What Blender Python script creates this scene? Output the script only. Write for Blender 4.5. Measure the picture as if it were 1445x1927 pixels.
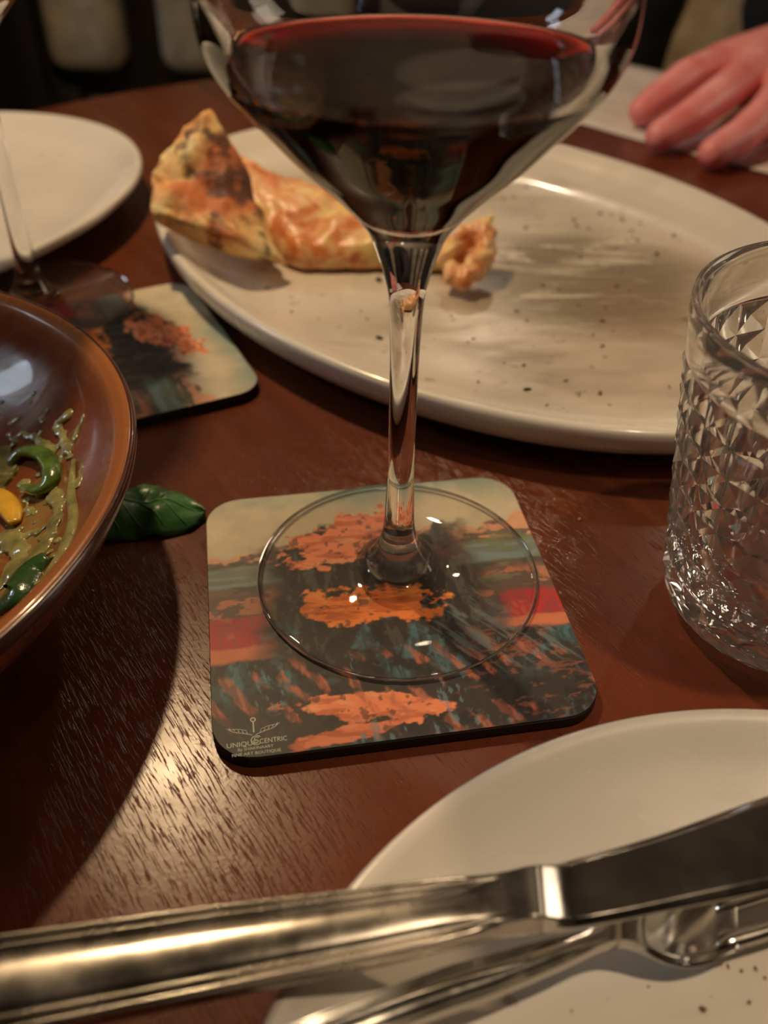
import bpy, bmesh, math, random
import numpy as np
from mathutils import Vector, Matrix, noise as mnoise

for o in list(bpy.data.objects):
    bpy.data.objects.remove(o)
scn = bpy.context.scene
COL = scn.collection

# ------------------------------------------------------------------ camera
IMG_W, IMG_H, FPX = 1445.0, 1927.0, 1736.1
CAM = Vector((0.0, 0.0, 0.1837))
PITCH, ROLL = 0.6978, 0.0189
_fw = Vector((0, math.cos(PITCH), -math.sin(PITCH)))
_up0 = Vector((0, math.sin(PITCH), math.cos(PITCH)))
_r0 = Vector((1, 0, 0))
RIGHT = math.cos(ROLL) * _r0 + math.sin(ROLL) * _up0
UP = -math.sin(ROLL) * _r0 + math.cos(ROLL) * _up0
cam_data = bpy.data.cameras.new('camera')
cam = bpy.data.objects.new('camera', cam_data)
COL.objects.link(cam)
cam.matrix_world = Matrix(((RIGHT.x, UP.x, -_fw.x, CAM.x), (RIGHT.y, UP.y, -_fw.y, CAM.y),
                           (RIGHT.z, UP.z, -_fw.z, CAM.z), (0, 0, 0, 1)))
cam_data.sensor_fit = 'HORIZONTAL'
cam_data.sensor_width = 36.0
cam_data.lens = FPX / IMG_W * 36.0
cam_data.clip_start = 0.01
cam_data.clip_end = 50
cam_data.dof.use_dof = True
cam_data.dof.focus_distance = 0.232
cam_data.dof.aperture_fstop = 13.0
scn.camera = cam


def at(x, y, z):
    """the point at height z that the camera sees at pixel x, y (used to measure the photograph)"""
    d = _fw * FPX + RIGHT * (x - IMG_W / 2) - UP * (y - IMG_H / 2)
    return CAM + d * ((z - CAM.z) / d.z)


# ------------------------------------------------------------------ world, lights, exposure
world = bpy.data.worlds.new('world')
scn.world = world
world.use_nodes = True
world.node_tree.nodes['Background'].inputs[0].default_value = (0.9, 0.62, 0.38, 1)
world.node_tree.nodes['Background'].inputs[1].default_value = 0.01

scn.view_settings.view_transform = 'Standard'
scn.view_settings.look = 'None'
scn.view_settings.exposure = 0.16
scn.view_settings.gamma = 1.0
scn.view_settings.use_curve_mapping = False
scn.cycles.use_denoising = True
scn.cycles.max_bounces = 16
scn.cycles.transmission_bounces = 14
scn.cycles.transparent_max_bounces = 16
scn.cycles.glossy_bounces = 6
scn.cycles.diffuse_bounces = 3
scn.cycles.sample_clamp_indirect = 6.0
scn.cycles.blur_glossy = 0.6
scn.cycles.caustics_reflective = True
scn.cycles.caustics_refractive = True


def point_light(name, loc, power, color, radius):
    d = bpy.data.lights.new(name, 'POINT')
    d.energy = power
    d.color = color
    d.shadow_soft_size = radius
    o = bpy.data.objects.new(name, d)
    o.location = loc
    COL.objects.link(o)
    return o


WARM = (1.0, 0.70, 0.385)
point_light('pendant_lamp', (-0.175, 0.455, 0.49), 6.0, WARM, 0.011)
# a cool window panel to the left of the table
a = bpy.data.lights.new('cool_panel', 'AREA')
a.energy = 2.4
a.color = (0.75, 0.88, 1.0)
a.shape = 'RECTANGLE'
a.size, a.size_y = 0.15, 0.30
ao = bpy.data.objects.new('cool_panel', a)
ao.location = (-1.37, 0.49, 0.81)
ao.rotation_euler = (Vector((-0.1, 0.24, 0)) - Vector(ao.location)).to_track_quat('-Z', 'Y').to_euler()
COL.objects.link(ao)
# added narrow fill spot, no known source, brightens the near plate and tumbler
sd = bpy.data.lights.new('near_plate_fill', 'SPOT')
sd.energy = 42
sd.color = (1.0, 0.74, 0.47)
sd.spot_size = math.radians(17)
sd.spot_blend = 0.9
sd.shadow_soft_size = 0.03
so = bpy.data.objects.new('near_plate_fill', sd)
so.location = (0.40, -0.02, 1.60)
so.rotation_euler = (Vector((0.150, 0.070, 0)) - so.location).to_track_quat('-Z', 'Y').to_euler()
COL.objects.link(so)
# added fill panel at right, no known lamp there, brightens the tumbler
wl = bpy.data.lights.new('right_fill', 'AREA')
wl.energy = 5.0
wl.color = (1.0, 0.80, 0.58)
wl.shape = 'RECTANGLE'
wl.size, wl.size_y = 0.6, 0.8
wo = bpy.data.objects.new('right_fill', wl)
wo.location = (1.75, 0.75, 0.75)
wo.rotation_euler = (Vector((0.1, 0.2, 0.05)) - wo.location).to_track_quat('-Z', 'Y').to_euler()
COL.objects.link(wo)
# small warm ceiling lamps of the restaurant
for i, (x, y, z, pw) in enumerate(((0.9, 1.9, 1.5, 3.6), (-1.1, 1.7, 1.45, 4), (0.15, 1.3, 1.65, 1.4), (1.5, 0.5, 1.5, 1.0), (0.25, 2.2, 1.2, 6))):
    point_light('ceiling_lamp', (x, y, z), pw, (1.0, 0.78, 0.56), 0.03)


# ------------------------------------------------------------------ helpers: materials
WL = (0.62, 0.44, 0.26)


def lin(c):
    c = c / 255.0
    return c / 12.92 if c <= 0.04045 else ((c + 0.055) / 1.055) ** 2.4


def alb(r, g, b, k=1.0):
    """surface colour of a thing that looks r, g, b under the warm lamp"""
    return tuple(min(0.92, lin(v) / w * k) for v, w in zip((r, g, b), WL)) + (1.0,)


class NT:
    def __init__(self, name):
        self.m = bpy.data.materials.new(name)
        self.m.use_nodes = True
        self.t = self.m.node_tree
        self.b = self.t.nodes['Principled BSDF']
        self.out = self.t.nodes['Material Output']

    def n(self, kind, **kw):
        nd = self.t.nodes.new(kind)
        for k, v in kw.items():
            if k.startswith('_'):
                setattr(nd, k[1:], v)
            else:
                nd.inputs[k.replace('__', ' ')].default_value = v
        return nd

    def l(self, a, b):
        self.t.links.new(a, b)

    def coord(self, which='Object', scale=(1, 1, 1), rot=(0, 0, 0), loc=(0, 0, 0)):
        c = self.n('ShaderNodeTexCoord')
        mp = self.n('ShaderNodeMapping')
        mp.inputs['Scale'].default_value = scale
        mp.inputs['Rotation'].default_value = rot
        mp.inputs['Location'].default_value = loc
        self.l(c.outputs[which], mp.inputs['Vector'])
        return mp.outputs['Vector']

    def noise(self, vec, scale, detail=4, rough=0.55, dist=0.0):
        nd = self.n('ShaderNodeTexNoise')
        nd.inputs['Scale'].default_value = scale
        nd.inputs['Detail'].default_value = detail
        nd.inputs['Roughness'].default_value = rough
        nd.inputs['Distortion'].default_value = dist
        self.l(vec, nd.inputs['Vector'])
        return nd.outputs['Fac']

    def ramp(self, fac, stops, interp='LINEAR'):
        nd = self.n('ShaderNodeValToRGB')
        nd.color_ramp.interpolation = interp
        e = nd.color_ramp.elements
        while len(e) < len(stops):
            e.new(0.5)
        for i, (p, c) in enumerate(stops):
            e[i].position = p
            e[i].color = c if len(c) == 4 else tuple(c) + (1,)
        self.l(fac, nd.inputs['Fac'])
        return nd.outputs['Color']

    def mix(self, fac, a, b, mode='MIX'):
        nd = self.n('ShaderNodeMix')
        nd.data_type = 'RGBA'
        nd.blend_type = mode
        for s, v in ((nd.inputs[0], fac), (nd.inputs[6], a), (nd.inputs[7], b)):
            if isinstance(v, (float, int)):
                s.default_value = v
            elif isinstance(v, tuple):
                s.default_value = v
            else:
                self.l(v, s)
        return nd.outputs[2]

    def bump(self, h, strength=0.3, dist=0.001, prev=None):
        nd = self.n('ShaderNodeBump')
        nd.inputs['Strength'].default_value = strength
        nd.inputs['Distance'].default_value = dist
        self.l(h, nd.inputs['Height'])
        if prev is not None:
            self.l(prev, nd.inputs['Normal'])
        return nd.outputs['Normal']

    def set(self, **kw):
        names = dict(base='Base Color', rough='Roughness', metal='Metallic', trans='Transmission Weight', ior='IOR',
                     spec='Specular IOR Level', normal='Normal', coat='Coat Weight', coat_rough='Coat Roughness',
                     sss='Subsurface Weight', sss_scale='Subsurface Scale', sss_rad='Subsurface Radius', sheen='Sheen Weight', alpha='Alpha')
        for k, v in kw.items():
            s = self.b.inputs[names[k]]
            if hasattr(v, 'is_linked') or isinstance(v, bpy.types.NodeSocket):
                self.l(v, s)
            else:
                s.default_value = v
        return self.m


def plain(name, col, rough=0.5, metal=0.0, bump=None, var=0.12, scale=60, **kw):
    t = NT(name)
    v = t.coord()
    f = t.noise(v, scale, 4)
    c2 = tuple(min(1, x * (1 - var)) for x in col[:3]) + (1,)
    c3 = tuple(min(1, x * (1 + var)) for x in col[:3]) + (1,)
    t.set(base=t.ramp(f, [(0.3, c2), (0.7, c3)]), rough=rough, metal=metal, **kw)
    if bump:
        t.set(normal=t.bump(f, bump[0], bump[1]))
    return t.m


# ------------------------------------------------------------------ helpers: objects
def link(name, me, mat=None, parent=None, smooth=True):
    o = bpy.data.objects.new(name, me)
    COL.objects.link(o)
    if mat is not None:
        me.materials.clear()
        me.materials.append(mat)
    if smooth:
        me.polygons.foreach_set('use_smooth', [True] * len(me.polygons))
    if parent is not None:
        o.parent = parent
    return o


def obj(name, bm, mat=None, parent=None, smooth=True, recalc=True):
    if recalc:
        bmesh.ops.recalc_face_normals(bm, faces=bm.faces[:])
    me = bpy.data.meshes.new(name)
    bm.to_mesh(me)
    bm.free()
    return link(name, me, mat, parent, smooth)


def thing(name, label, cat, loc=(0, 0, 0), rotz=0.0, group=None):
    o = bpy.data.objects.new(name, None)
    o.empty_display_size = 0.02
    COL.objects.link(o)
    o.location = loc
    o.rotation_euler = (0, 0, rotz)
    return tag(o, label, cat, group)


def tag(o, label, cat, group=None, kind=None):
    o['label'] = label
    o['category'] = cat
    if group:
        o['group'] = group
    if kind:
        o['kind'] = kind
    return o


def struct(name, bm, mat, smooth=False):
    o = obj(name, bm, mat, None, smooth)
    o['kind'] = 'structure'
    return o


def dup(root, loc, rotz, label):
    r = root.copy()
    COL.objects.link(r)
    r.location = loc
    r.rotation_euler = (0, 0, rotz)
    r['label'] = label
    for ch in list(root.children):
        c = ch.copy()
        COL.objects.link(c)
        c.parent = r
        for g in list(ch.children):
            d = g.copy()
            COL.objects.link(d)
            d.parent = c
    return r


def lathe(prof, n=96, sy=1.0, rot=0.0, loc=(0, 0, 0), bm=None, close=False):
    """revolve (r, z) points about z; sy squashes to an oval"""
    bm = bm or bmesh.new()
    rings = []
    cr, sr = math.cos(rot), math.sin(rot)
    for r, z in prof:
        if r < 1e-7:
            rings.append([bm.verts.new((loc[0], loc[1], loc[2] + z))])
        else:
            ring = []
            for i in range(n):
                a = 2 * math.pi * i / n
                x, y = r * math.cos(a), r * math.sin(a) * sy
                ring.append(bm.verts.new((loc[0] + x * cr - y * sr, loc[1] + x * sr + y * cr, loc[2] + z)))
            rings.append(ring)
    seq = list(zip(rings, rings[1:]))
    if close:
        seq.append((rings[-1], rings[0]))
    for A, B in seq:
        if len(A) == 1 and len(B) == 1:
            continue
        for i in range(n):
            j = (i + 1) % n
            if len(A) == 1:
                bm.faces.new((A[0], B[i], B[j]))
            elif len(B) == 1:
                bm.faces.new((A[i], A[j], B[0]))
            else:
                bm.faces.new((A[i], A[j], B[j], B[i]))
    return bm


def spline(pts, per=8):
    """Catmull-Rom through points of any dimension"""
    P = [np.array(p, float) for p in pts]
    P = [2 * P[0] - P[1]] + P + [2 * P[-1] - P[-2]]
    out = []
    for i in range(1, len(P) - 2):
        for k in range(per):
            t = k / per
            a, b, c, d = P[i - 1:i + 3]
            out.append(0.5 * ((2 * b) + (-a + c) * t + (2 * a - 5 * b + 4 * c - d) * t * t + (-a + 3 * b - 3 * c + d) * t ** 3))
    out.append(P[-2])
    return [tuple(float(v) for v in q) for q in out]


def box(bm, lo, hi):
    vs = [bm.verts.new((x, y, z)) for x in (lo[0], hi[0]) for y in (lo[1], hi[1]) for z in (lo[2], hi[2])]
    for f in ((0, 1, 3, 2), (4, 6, 7, 5), (0, 4, 5, 1), (2, 3, 7, 6), (0, 2, 6, 4), (1, 5, 7, 3)):
        bm.faces.new([vs[i] for i in f])
    return bm


def rbox(lo, hi, r=0.01, seg=3):
    bm = box(bmesh.new(), lo, hi)
    bmesh.ops.bevel(bm, geom=bm.edges[:], offset=r, segments=seg, profile=0.5, affect='EDGES')
    return bm


def capsule(bm, a, b, ra, rb, n=14, m=5):
    a, b = Vector(a), Vector(b)
    d = b - a
    q = d.to_track_quat('Z', 'Y') if d.length > 1e-6 else Vector((0, 0, 1)).to_track_quat('Z', 'Y')
    rings = []
    L = d.length
    for k in range(m + 1):
        t = -math.pi / 2 + math.pi / 2 * k / m
        rings.append((ra * math.cos(t), ra * math.sin(t)))
    for k in range(m + 1):
        t = math.pi / 2 * k / m
        rings.append((rb * math.cos(t), L + rb * math.sin(t)))
    prev = None
    for r, z in rings:
        ring = [bm.verts.new(a + q @ Vector((r * math.cos(2 * math.pi * i / n), r * math.sin(2 * math.pi * i / n), z))) for i in range(n)] if r > 1e-6 else [bm.verts.new(a + q @ Vector((0, 0, z)))]
        if prev:
            for i in range(n):
                j = (i + 1) % n
                if len(prev) == 1:
                    bm.faces.new((prev[0], ring[j], ring[i]))
                elif len(ring) == 1:
                    bm.faces.new((prev[i], prev[j], ring[0]))
                else:
                    bm.faces.new((prev[i], prev[j], ring[j], ring[i]))
        prev = ring
    return bm


def remesh(bm, voxel, smooth=2, disp=None):
    """fuse overlapping closed shapes into one continuous surface; disp(co) -> offset along the normal"""
    bmesh.ops.recalc_face_normals(bm, faces=bm.faces[:])
    me = bpy.data.meshes.new('tmp')
    bm.to_mesh(me)
    bm.free()
    o = bpy.data.objects.new('tmp', me)
    COL.objects.link(o)
    md = o.modifiers.new('r', 'REMESH')
    md.mode = 'VOXEL'
    md.voxel_size = voxel
    dg = bpy.context.evaluated_depsgraph_get()
    dg.update()
    me2 = bpy.data.meshes.new_from_object(o.evaluated_get(dg))
    bpy.data.objects.remove(o)
    bpy.data.meshes.remove(me)
    b2 = bmesh.new()
    b2.from_mesh(me2)
    bpy.data.meshes.remove(me2)
    for _ in range(smooth):
        bmesh.ops.smooth_vert(b2, verts=b2.verts[:], factor=0.5, use_axis_x=True, use_axis_y=True, use_axis_z=True)
    b2.normal_update()
    if disp:
        for v, off in [(v, disp(v.co)) for v in b2.verts]:
            v.co += v.normal * off
    return b2


def fbm(p, octv=4, s=1.0):
    return mnoise.fractal(Vector(p) * s, 1.0, 2.0, octv)


def loft(bm, secs, closed=True, caps=True):
    R = [[bm.verts.new(p) for p in s] for s in secs]
    n = len(R[0])
    for A, B in zip(R, R[1:]):
        for i in range(n if closed else n - 1):
            j = (i + 1) % n
            bm.faces.new((A[i], A[j], B[j], B[i]))
    if caps:
        bm.faces.new(R[0][::-1])
        bm.faces.new(R[-1])
    return bm


def tube(bm, pts, radius, n=8, flat=1.0):
    """tube along points; radius a number or function of t; flat squashes vertically"""
    P = [Vector(p) for p in pts]
    secs = []
    for i, p in enumerate(P):
        d = (P[min(i + 1, len(P) - 1)] - P[max(i - 1, 0)]).normalized()
        side = d.cross(Vector((0, 0, 1)))
        side = side.normalized() if side.length > 1e-4 else Vector((1, 0, 0))
        up = side.cross(d).normalized()
        r = radius(i / (len(P) - 1)) if callable(radius) else radius
        secs.append([p + side * (r * math.cos(2 * math.pi * k / n)) + up * (r * flat * math.sin(2 * math.pi * k / n)) for k in range(n)])
    return loft(bm, secs)


# ------------------------------------------------------------------ materials
def mat_wood():
    t = NT('mahogany_veneer')
    ang = math.radians(54.8)
    v = t.coord('Object', (1, 1, 1), (0, 0, ang))
    mp = t.n('ShaderNodeMapping')
    mp.inputs['Scale'].default_value = (3.0, 60.0, 1)
    t.l(v, mp.inputs['Vector'])
    g1 = t.noise(mp.outputs[0], 1.6, 6, 0.6, 0.3)
    mp2 = t.n('ShaderNodeMapping')
    mp2.inputs['Scale'].default_value = (180.0, 2400.0, 1)
    t.l(v, mp2.inputs['Vector'])
    g2 = t.noise(mp2.outputs[0], 1.0, 3, 0.6)
    pores = t.ramp(g2, [(0.33, (0, 0, 0)), (0.45, (1, 1, 1))])
    mp3 = t.n('ShaderNodeMapping')
    mp3.inputs['Scale'].default_value = (1.2, 9.0, 1)
    t.l(v, mp3.inputs['Vector'])
    g3 = t.noise(mp3.outputs[0], 1.0, 3, 0.5, 0.6)
    c = t.ramp(g1, [(0.25, alb(60, 25, 8)), (0.5, alb(78, 32, 11)), (0.75, alb(92, 40, 15))])
    c = t.mix(t.ramp(g3, [(0.35, (0, 0, 0)), (0.7, (1, 1, 1))]), c, alb(84, 31, 12))
    c = t.mix(t.ramp(g2, [(0.30, (0.45, 0.45, 0.45)), (0.42, (0, 0, 0))]), c, alb(34, 13, 7))
    vs = t.coord('Object')
    sm = t.noise(vs, 26, 4, 0.6)
    rough = t.ramp(sm, [(0.3, (0.20, 0.20, 0.20)), (0.7, (0.31, 0.31, 0.31))])
    nrm = t.bump(pores, 0.32, 0.0003)
    nrm = t.bump(t.noise(vs, 900, 2), 0.12, 0.0002, nrm)
    return t.set(base=c, rough=rough, spec=0.36, normal=nrm)


def mat_ceramic(name, smear=True, tint=(1, 1, 1), seed=0.0, along=0.0, amount=1.0, patch=None):
    t = NT(name)
    white = tuple(x * y for x, y in zip((0.80, 0.76, 0.70), tint)) + (1,)
    v = t.coord('Object', (1, 1, 1), (0, 0, 0), (seed, seed * 0.7, 0))
    base = t.ramp(t.noise(v, 12, 3), [(0.3, white), (0.7, tuple(x * 0.94 for x in white[:3]) + (1,))])
    rough = 0.16
    if smear:
        # thin wiped film of sauce and flour, streaked by the cutlery
        vr = t.coord('Object', (16, 52, 1), (0, 0, along), (seed, 0, 0))
        s1 = t.noise(vr, 1.0, 5, 0.6, 0.4)
        big = t.noise(v, 10, 2, 0.5)
        flat = t.n('ShaderNodeSeparateXYZ')
        c0 = t.n('ShaderNodeTexCoord')
        t.l(c0.outputs['Object'], flat.inputs[0])
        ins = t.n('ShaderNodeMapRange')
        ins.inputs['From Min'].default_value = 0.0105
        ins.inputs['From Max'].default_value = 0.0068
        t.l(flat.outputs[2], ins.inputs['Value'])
        m = t.n('ShaderNodeMath')
        m.operation = 'MULTIPLY'
        t.l(t.ramp(s1, [(0.38, (0, 0, 0)), (0.62, (1, 1, 1))]), m.inputs[0])
        t.l(t.ramp(big, [(0.40, (0, 0, 0)), (0.56, (1, 1, 1))]), m.inputs[1])
        m2 = t.n('ShaderNodeMath')
        m2.operation = 'MULTIPLY'
        t.l(m.outputs[0], m2.inputs[0])
        t.l(ins.outputs[0], m2.inputs[1])
        m3 = t.n('ShaderNodeMath')
        m3.operation = 'MULTIPLY'
        m3.inputs[1].default_value = 0.85 * amount
        t.l(m2.outputs[0], m3.inputs[0])
        base = t.mix(m3.outputs[0], base, (0.26, 0.20, 0.14, 1))
        if patch:
            mp = t.n('ShaderNodeMapping')
            mp.vector_type = 'TEXTURE'
            mp.inputs['Location'].default_value = (patch[0], patch[1], 0)
            mp.inputs['Scale'].default_value = (patch[2], patch[3], 1000)
            t.l(c0.outputs['Object'], mp.inputs['Vector'])
            ln = t.n('ShaderNodeVectorMath', _operation='LENGTH')
            t.l(mp.outputs[0], ln.inputs[0])
            s2 = t.noise(t.coord('Object', (22, 75, 1), (0, 0, 0), (4, 2, 0)), 1.0, 5, 0.65, 0.8)
            sm = t.n('ShaderNodeMath', _operation='MULTIPLY')
            t.l(t.ramp(ln.outputs['Value'], [(0.55, (1, 1, 1)), (1.1, (0, 0, 0))]), sm.inputs[0])
            t.l(t.ramp(s2, [(0.36, (0, 0, 0)), (0.52, (1, 1, 1))]), sm.inputs[1])
            sk = t.n('ShaderNodeMath', _operation='MULTIPLY')
            sk.inputs[1].default_value = 1.0
            t.l(sm.outputs[0], sk.inputs[0])
            base = t.mix(sk.outputs[0], base, (0.12, 0.09, 0.055, 1))
        # whole well slightly dulled
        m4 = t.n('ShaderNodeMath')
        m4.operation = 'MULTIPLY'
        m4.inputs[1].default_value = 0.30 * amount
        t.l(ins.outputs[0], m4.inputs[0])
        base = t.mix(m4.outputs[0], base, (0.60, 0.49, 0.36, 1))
        sp = t.noise(v, 150, 3, 0.5)
        mm = t.n('ShaderNodeMath')
        mm.operation = 'MULTIPLY'
        t.l(t.ramp(sp, [(0.66, (0, 0, 0)), (0.72, (0.7, 0.7, 0.7))]), mm.inputs[0])
        t.l(ins.outputs[0], mm.inputs[1])
        base = t.mix(mm.outputs[0], base, (0.22, 0.13, 0.07, 1))
        rough = t.ramp(s1, [(0.3, (0.16,) * 3), (0.7, (0.4,) * 3)])
    return t.set(base=base, rough=rough, coat=0.4, coat_rough=0.08)


def mat_glass(name, ior=1.5, tint=(1, 1, 1, 1), rough=0.0):
    t = NT(name)
    return t.set(base=tint, trans=1.0, ior=ior, rough=rough)


def mat_wine():
    t = NT('red_wine')
    t.set(base=(1, 0.93, 0.93, 1), trans=1.0, ior=1.34, rough=0.0)
    # the wall of the wine lies against crystal (1.34 / 1.5), its top against air
    c0 = t.n('ShaderNodeTexCoord')
    sp = t.n('ShaderNodeSeparateXYZ')
    t.l(c0.outputs['Object'], sp.inputs[0])
    mr = t.n('ShaderNodeMapRange')
    for k_, v_ in (('From Min', 0.1362), ('From Max', 0.13655), ('To Min', 0.895), ('To Max', 1.34)):
        mr.inputs[k_].default_value = v_
    t.l(sp.outputs[2], mr.inputs['Value'])
    t.l(mr.outputs[0], t.b.inputs['IOR'])
    va = t.n('ShaderNodeVolumeAbsorption')
    va.inputs['Color'].default_value = (0.84, 0.06, 0.12, 1)
    va.inputs['Density'].default_value = 1400
    t.l(va.outputs[0], t.out.inputs['Volume'])
    return t.m


def mat_steel(name, base=(0.62, 0.58, 0.53, 1), rough=0.2, along=0.0):
    t = NT(name)
    v = t.coord('Object', (30, 900, 900), (0, 0, -along))
    f = t.noise(v, 1.0, 3)
    sm = t.noise(t.coord('Object'), 70, 4, 0.6)
    r = t.ramp(sm, [(0.35, (rough * 0.75,) * 3), (0.7, (rough * 1.5,) * 3)])
    return t.set(base=base, metal=1.0, rough=r, normal=t.bump(f, 0.02, 0.0002))


WOOD = mat_wood()
_pp = at(1090, 520, 0.0065)
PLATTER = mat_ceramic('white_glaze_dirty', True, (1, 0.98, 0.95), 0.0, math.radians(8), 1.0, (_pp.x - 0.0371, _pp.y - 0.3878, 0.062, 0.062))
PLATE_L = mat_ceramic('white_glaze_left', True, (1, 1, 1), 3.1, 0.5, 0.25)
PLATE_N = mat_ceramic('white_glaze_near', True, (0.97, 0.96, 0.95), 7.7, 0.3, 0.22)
GLASS = mat_glass('clear_crystal', 1.5)


def mat_foot():
    """crystal at the thick middle and the rim, plain thin sheet between them"""
    t = NT('thin_crystal_foot')
    t.set(base=(1, 1, 1, 1), trans=1.0, ior=1.5, rough=0.0)
    c0 = t.n('ShaderNodeTexCoord')
    sp = t.n('ShaderNodeSeparateXYZ')
    t.l(c0.outputs['Object'], sp.inputs[0])
    cb = t.n('ShaderNodeCombineXYZ')
    t.l(sp.outputs[0], cb.inputs[0])
    t.l(sp.outputs[1], cb.inputs[1])
    ln = t.n('ShaderNodeVectorMath', _operation='LENGTH')
    t.l(cb.outputs[0], ln.inputs[0])
    thin = t.ramp(t_scale(t, ln.outputs['Value'], 20.0), [(0.0, (0, 0, 0)), (0.225, (0, 0, 0)), (0.235, (1, 1, 1)), (0.752, (1, 1, 1)), (0.762, (0, 0, 0))])
    under = t.ramp(t_scale(t, sp.outputs[2], 100.0), [(0.0, (1, 1, 1)), (0.080, (1, 1, 1)), (0.095, (0.35, 0.35, 0.35))])
    hub = t.ramp(t_scale(t, ln.outputs['Value'], 20.0), [(0.40, (1, 1, 1)), (0.45, (0, 0, 0))])
    uh = t.n('ShaderNodeMath', _operation='MULTIPLY')
    t.l(under, uh.inputs[0])
    t.l(hub, uh.inputs[1])
    mxm = t.n('ShaderNodeMath', _operation='MAXIMUM')
    t.l(thin, mxm.inputs[0])
    t.l(uh.outputs[0], mxm.inputs[1])
    thin = mxm.outputs[0]
    tr = t.n('ShaderNodeBsdfTransparent')
    gl = t.n('ShaderNodeBsdfGlossy')
    gl.inputs['Roughness'].default_value = 0.02
    ge = t.n('ShaderNodeNewGeometry')
    dt = t.n('ShaderNodeVectorMath', _operation='DOT_PRODUCT')
    t.l(ge.outputs['Normal'], dt.inputs[0])
    t.l(ge.outputs['Incoming'], dt.inputs[1])
    ab = t.n('ShaderNodeMath', _operation='ABSOLUTE')
    t.l(dt.outputs['Value'], ab.inputs[0])
    fr = t.n('ShaderNodeMapRange')
    fr.interpolation_type = 'SMOOTHERSTEP'
    for k_, v_ in (('From Min', 0.75), ('From Max', 0.0), ('To Min', 0.03), ('To Max', 0.75)):
        fr.inputs[k_].default_value = v_
    t.l(ab.outputs[0], fr.inputs['Value'])
    mx = t.n('ShaderNodeMixShader')
    t.l(fr.outputs[0], mx.inputs[0])
    t.l(tr.outputs[0], mx.inputs[1])
    t.l(gl.outputs[0], mx.inputs[2])
    m2 = t.n('ShaderNodeMixShader')
    t.l(thin, m2.inputs[0])
    t.l(t.b.outputs[0], m2.inputs[1])
    t.l(mx.outputs[0], m2.inputs[2])
    t.l(m2.outputs[0], t.out.inputs['Surface'])
    return t.m


def t_scale(t, sock, k):
    m = t.n('ShaderNodeMath', _operation='MULTIPLY')
    t.l(sock, m.inputs[0])
    m.inputs[1].default_value = k
    return m.outputs[0]


GLASS_FOOT = mat_foot()
def mat_tumbler():
    """cut glass, with a little white mixed in to brighten it"""
    t = NT('cut_glass')
    t.set(base=(1, 1, 1, 1), trans=1.0, ior=1.5, rough=0.0)
    tl = t.n('ShaderNodeBsdfTranslucent')
    tl.inputs['Color'].default_value = (0.9, 0.88, 0.86, 1)
    df = t.n('ShaderNodeBsdfDiffuse')
    df.inputs['Color'].default_value = (0.9, 0.88, 0.86, 1)
    m0, m1 = t.n('ShaderNodeMixShader'), t.n('ShaderNodeMixShader')
    m0.inputs[0].default_value = 0.5
    m1.inputs[0].default_value = 0.035  # small white share stands in for light missing in the facets
    t.l(tl.outputs[0], m0.inputs[1])
    t.l(df.outputs[0], m0.inputs[2])
    t.l(t.b.outputs[0], m1.inputs[1])
    t.l(m0.outputs[0], m1.inputs[2])
    t.l(m1.outputs[0], t.out.inputs['Surface'])
    return t.m


TUMBLER = mat_tumbler()
WINE = mat_wine()

# ------------------------------------------------------------------ room shell
FLOOR_Z = -0.75
m_floor = plain('dark_floor', (0.05, 0.04, 0.032), 0.5, scale=8, var=0.3)
m_wall = plain('warm_plaster', (0.36, 0.30, 0.24), 0.8, scale=6, var=0.12, bump=(0.2, 0.004))
m_ceil = plain('dim_ceiling', (0.075, 0.066, 0.058), 0.85, scale=5, var=0.1)
m_post = plain('black_timber', (0.012, 0.009, 0.008), 0.55, scale=30, var=0.3)
struct('floor', box(bmesh.new(), (-2.6, -2.2, FLOOR_Z - 0.05), (2.8, 2.9, FLOOR_Z)), m_floor)
struct('ceiling', box(bmesh.new(), (-2.6, -2.2, 1.95), (2.8, 2.9, 2.0)), m_ceil)
struct('wall_back', box(bmesh.new(), (-2.6, 2.8, FLOOR_Z), (2.8, 2.9, 1.95)), m_wall)
struct('wall_front', box(bmesh.new(), (-2.6, -2.2, FLOOR_Z), (2.8, -2.1, 1.95)), m_wall)
struct('wall_left', box(bmesh.new(), (-2.6, -2.1, FLOOR_Z), (-2.5, 2.8, 1.95)), m_wall)
struct('wall_right', box(bmesh.new(), (2.7, -2.1, FLOOR_Z), (2.8, 2.8, 1.95)), m_wall)
struct('trim_1', rbox((-0.78, 1.13, FLOOR_Z), (-0.470, 1.36, 1.95), 0.012, 2), m_post)

# ------------------------------------------------------------------ table
TC = (0.0928, 0.2915)
table = thing('dining_table', 'round reddish-brown wooden dining table under all the dishes', 'table', (TC[0], TC[1], FLOOR_Z))
TR = 0.457
prof = [(0, -0.028), (TR - 0.03, -0.028)] + [(TR - 0.008 + 0.008 * math.cos(a), -0.014 + 0.014 * math.sin(a)) for a in [-math.pi / 2 + math.pi * k / 8 for k in range(9)]] + [(TR * 0.6, 0), (0, 0)]
obj('tabletop', lathe([(r, z - FLOOR_Z) for r, z in prof], 160), WOOD, table)
obj('pedestal', lathe(spline([(0.045, 0.03), (0.04, 0.12), (0.035, 0.35), (0.045, 0.6), (0.09, 0.70), (0.13, 0.7225)], 5), 32), m_post, table)
obj('base', lathe([(0, 0), (0.20, 0), (0.20, 0.02), (0.17, 0.032), (0.05, 0.04), (0, 0.04)], 48), m_post, table)


# ------------------------------------------------------------------ plates
def dish(profile, n=128, sy=1.0, rot=0.0):
    return lathe(profile, n, sy, rot)


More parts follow.
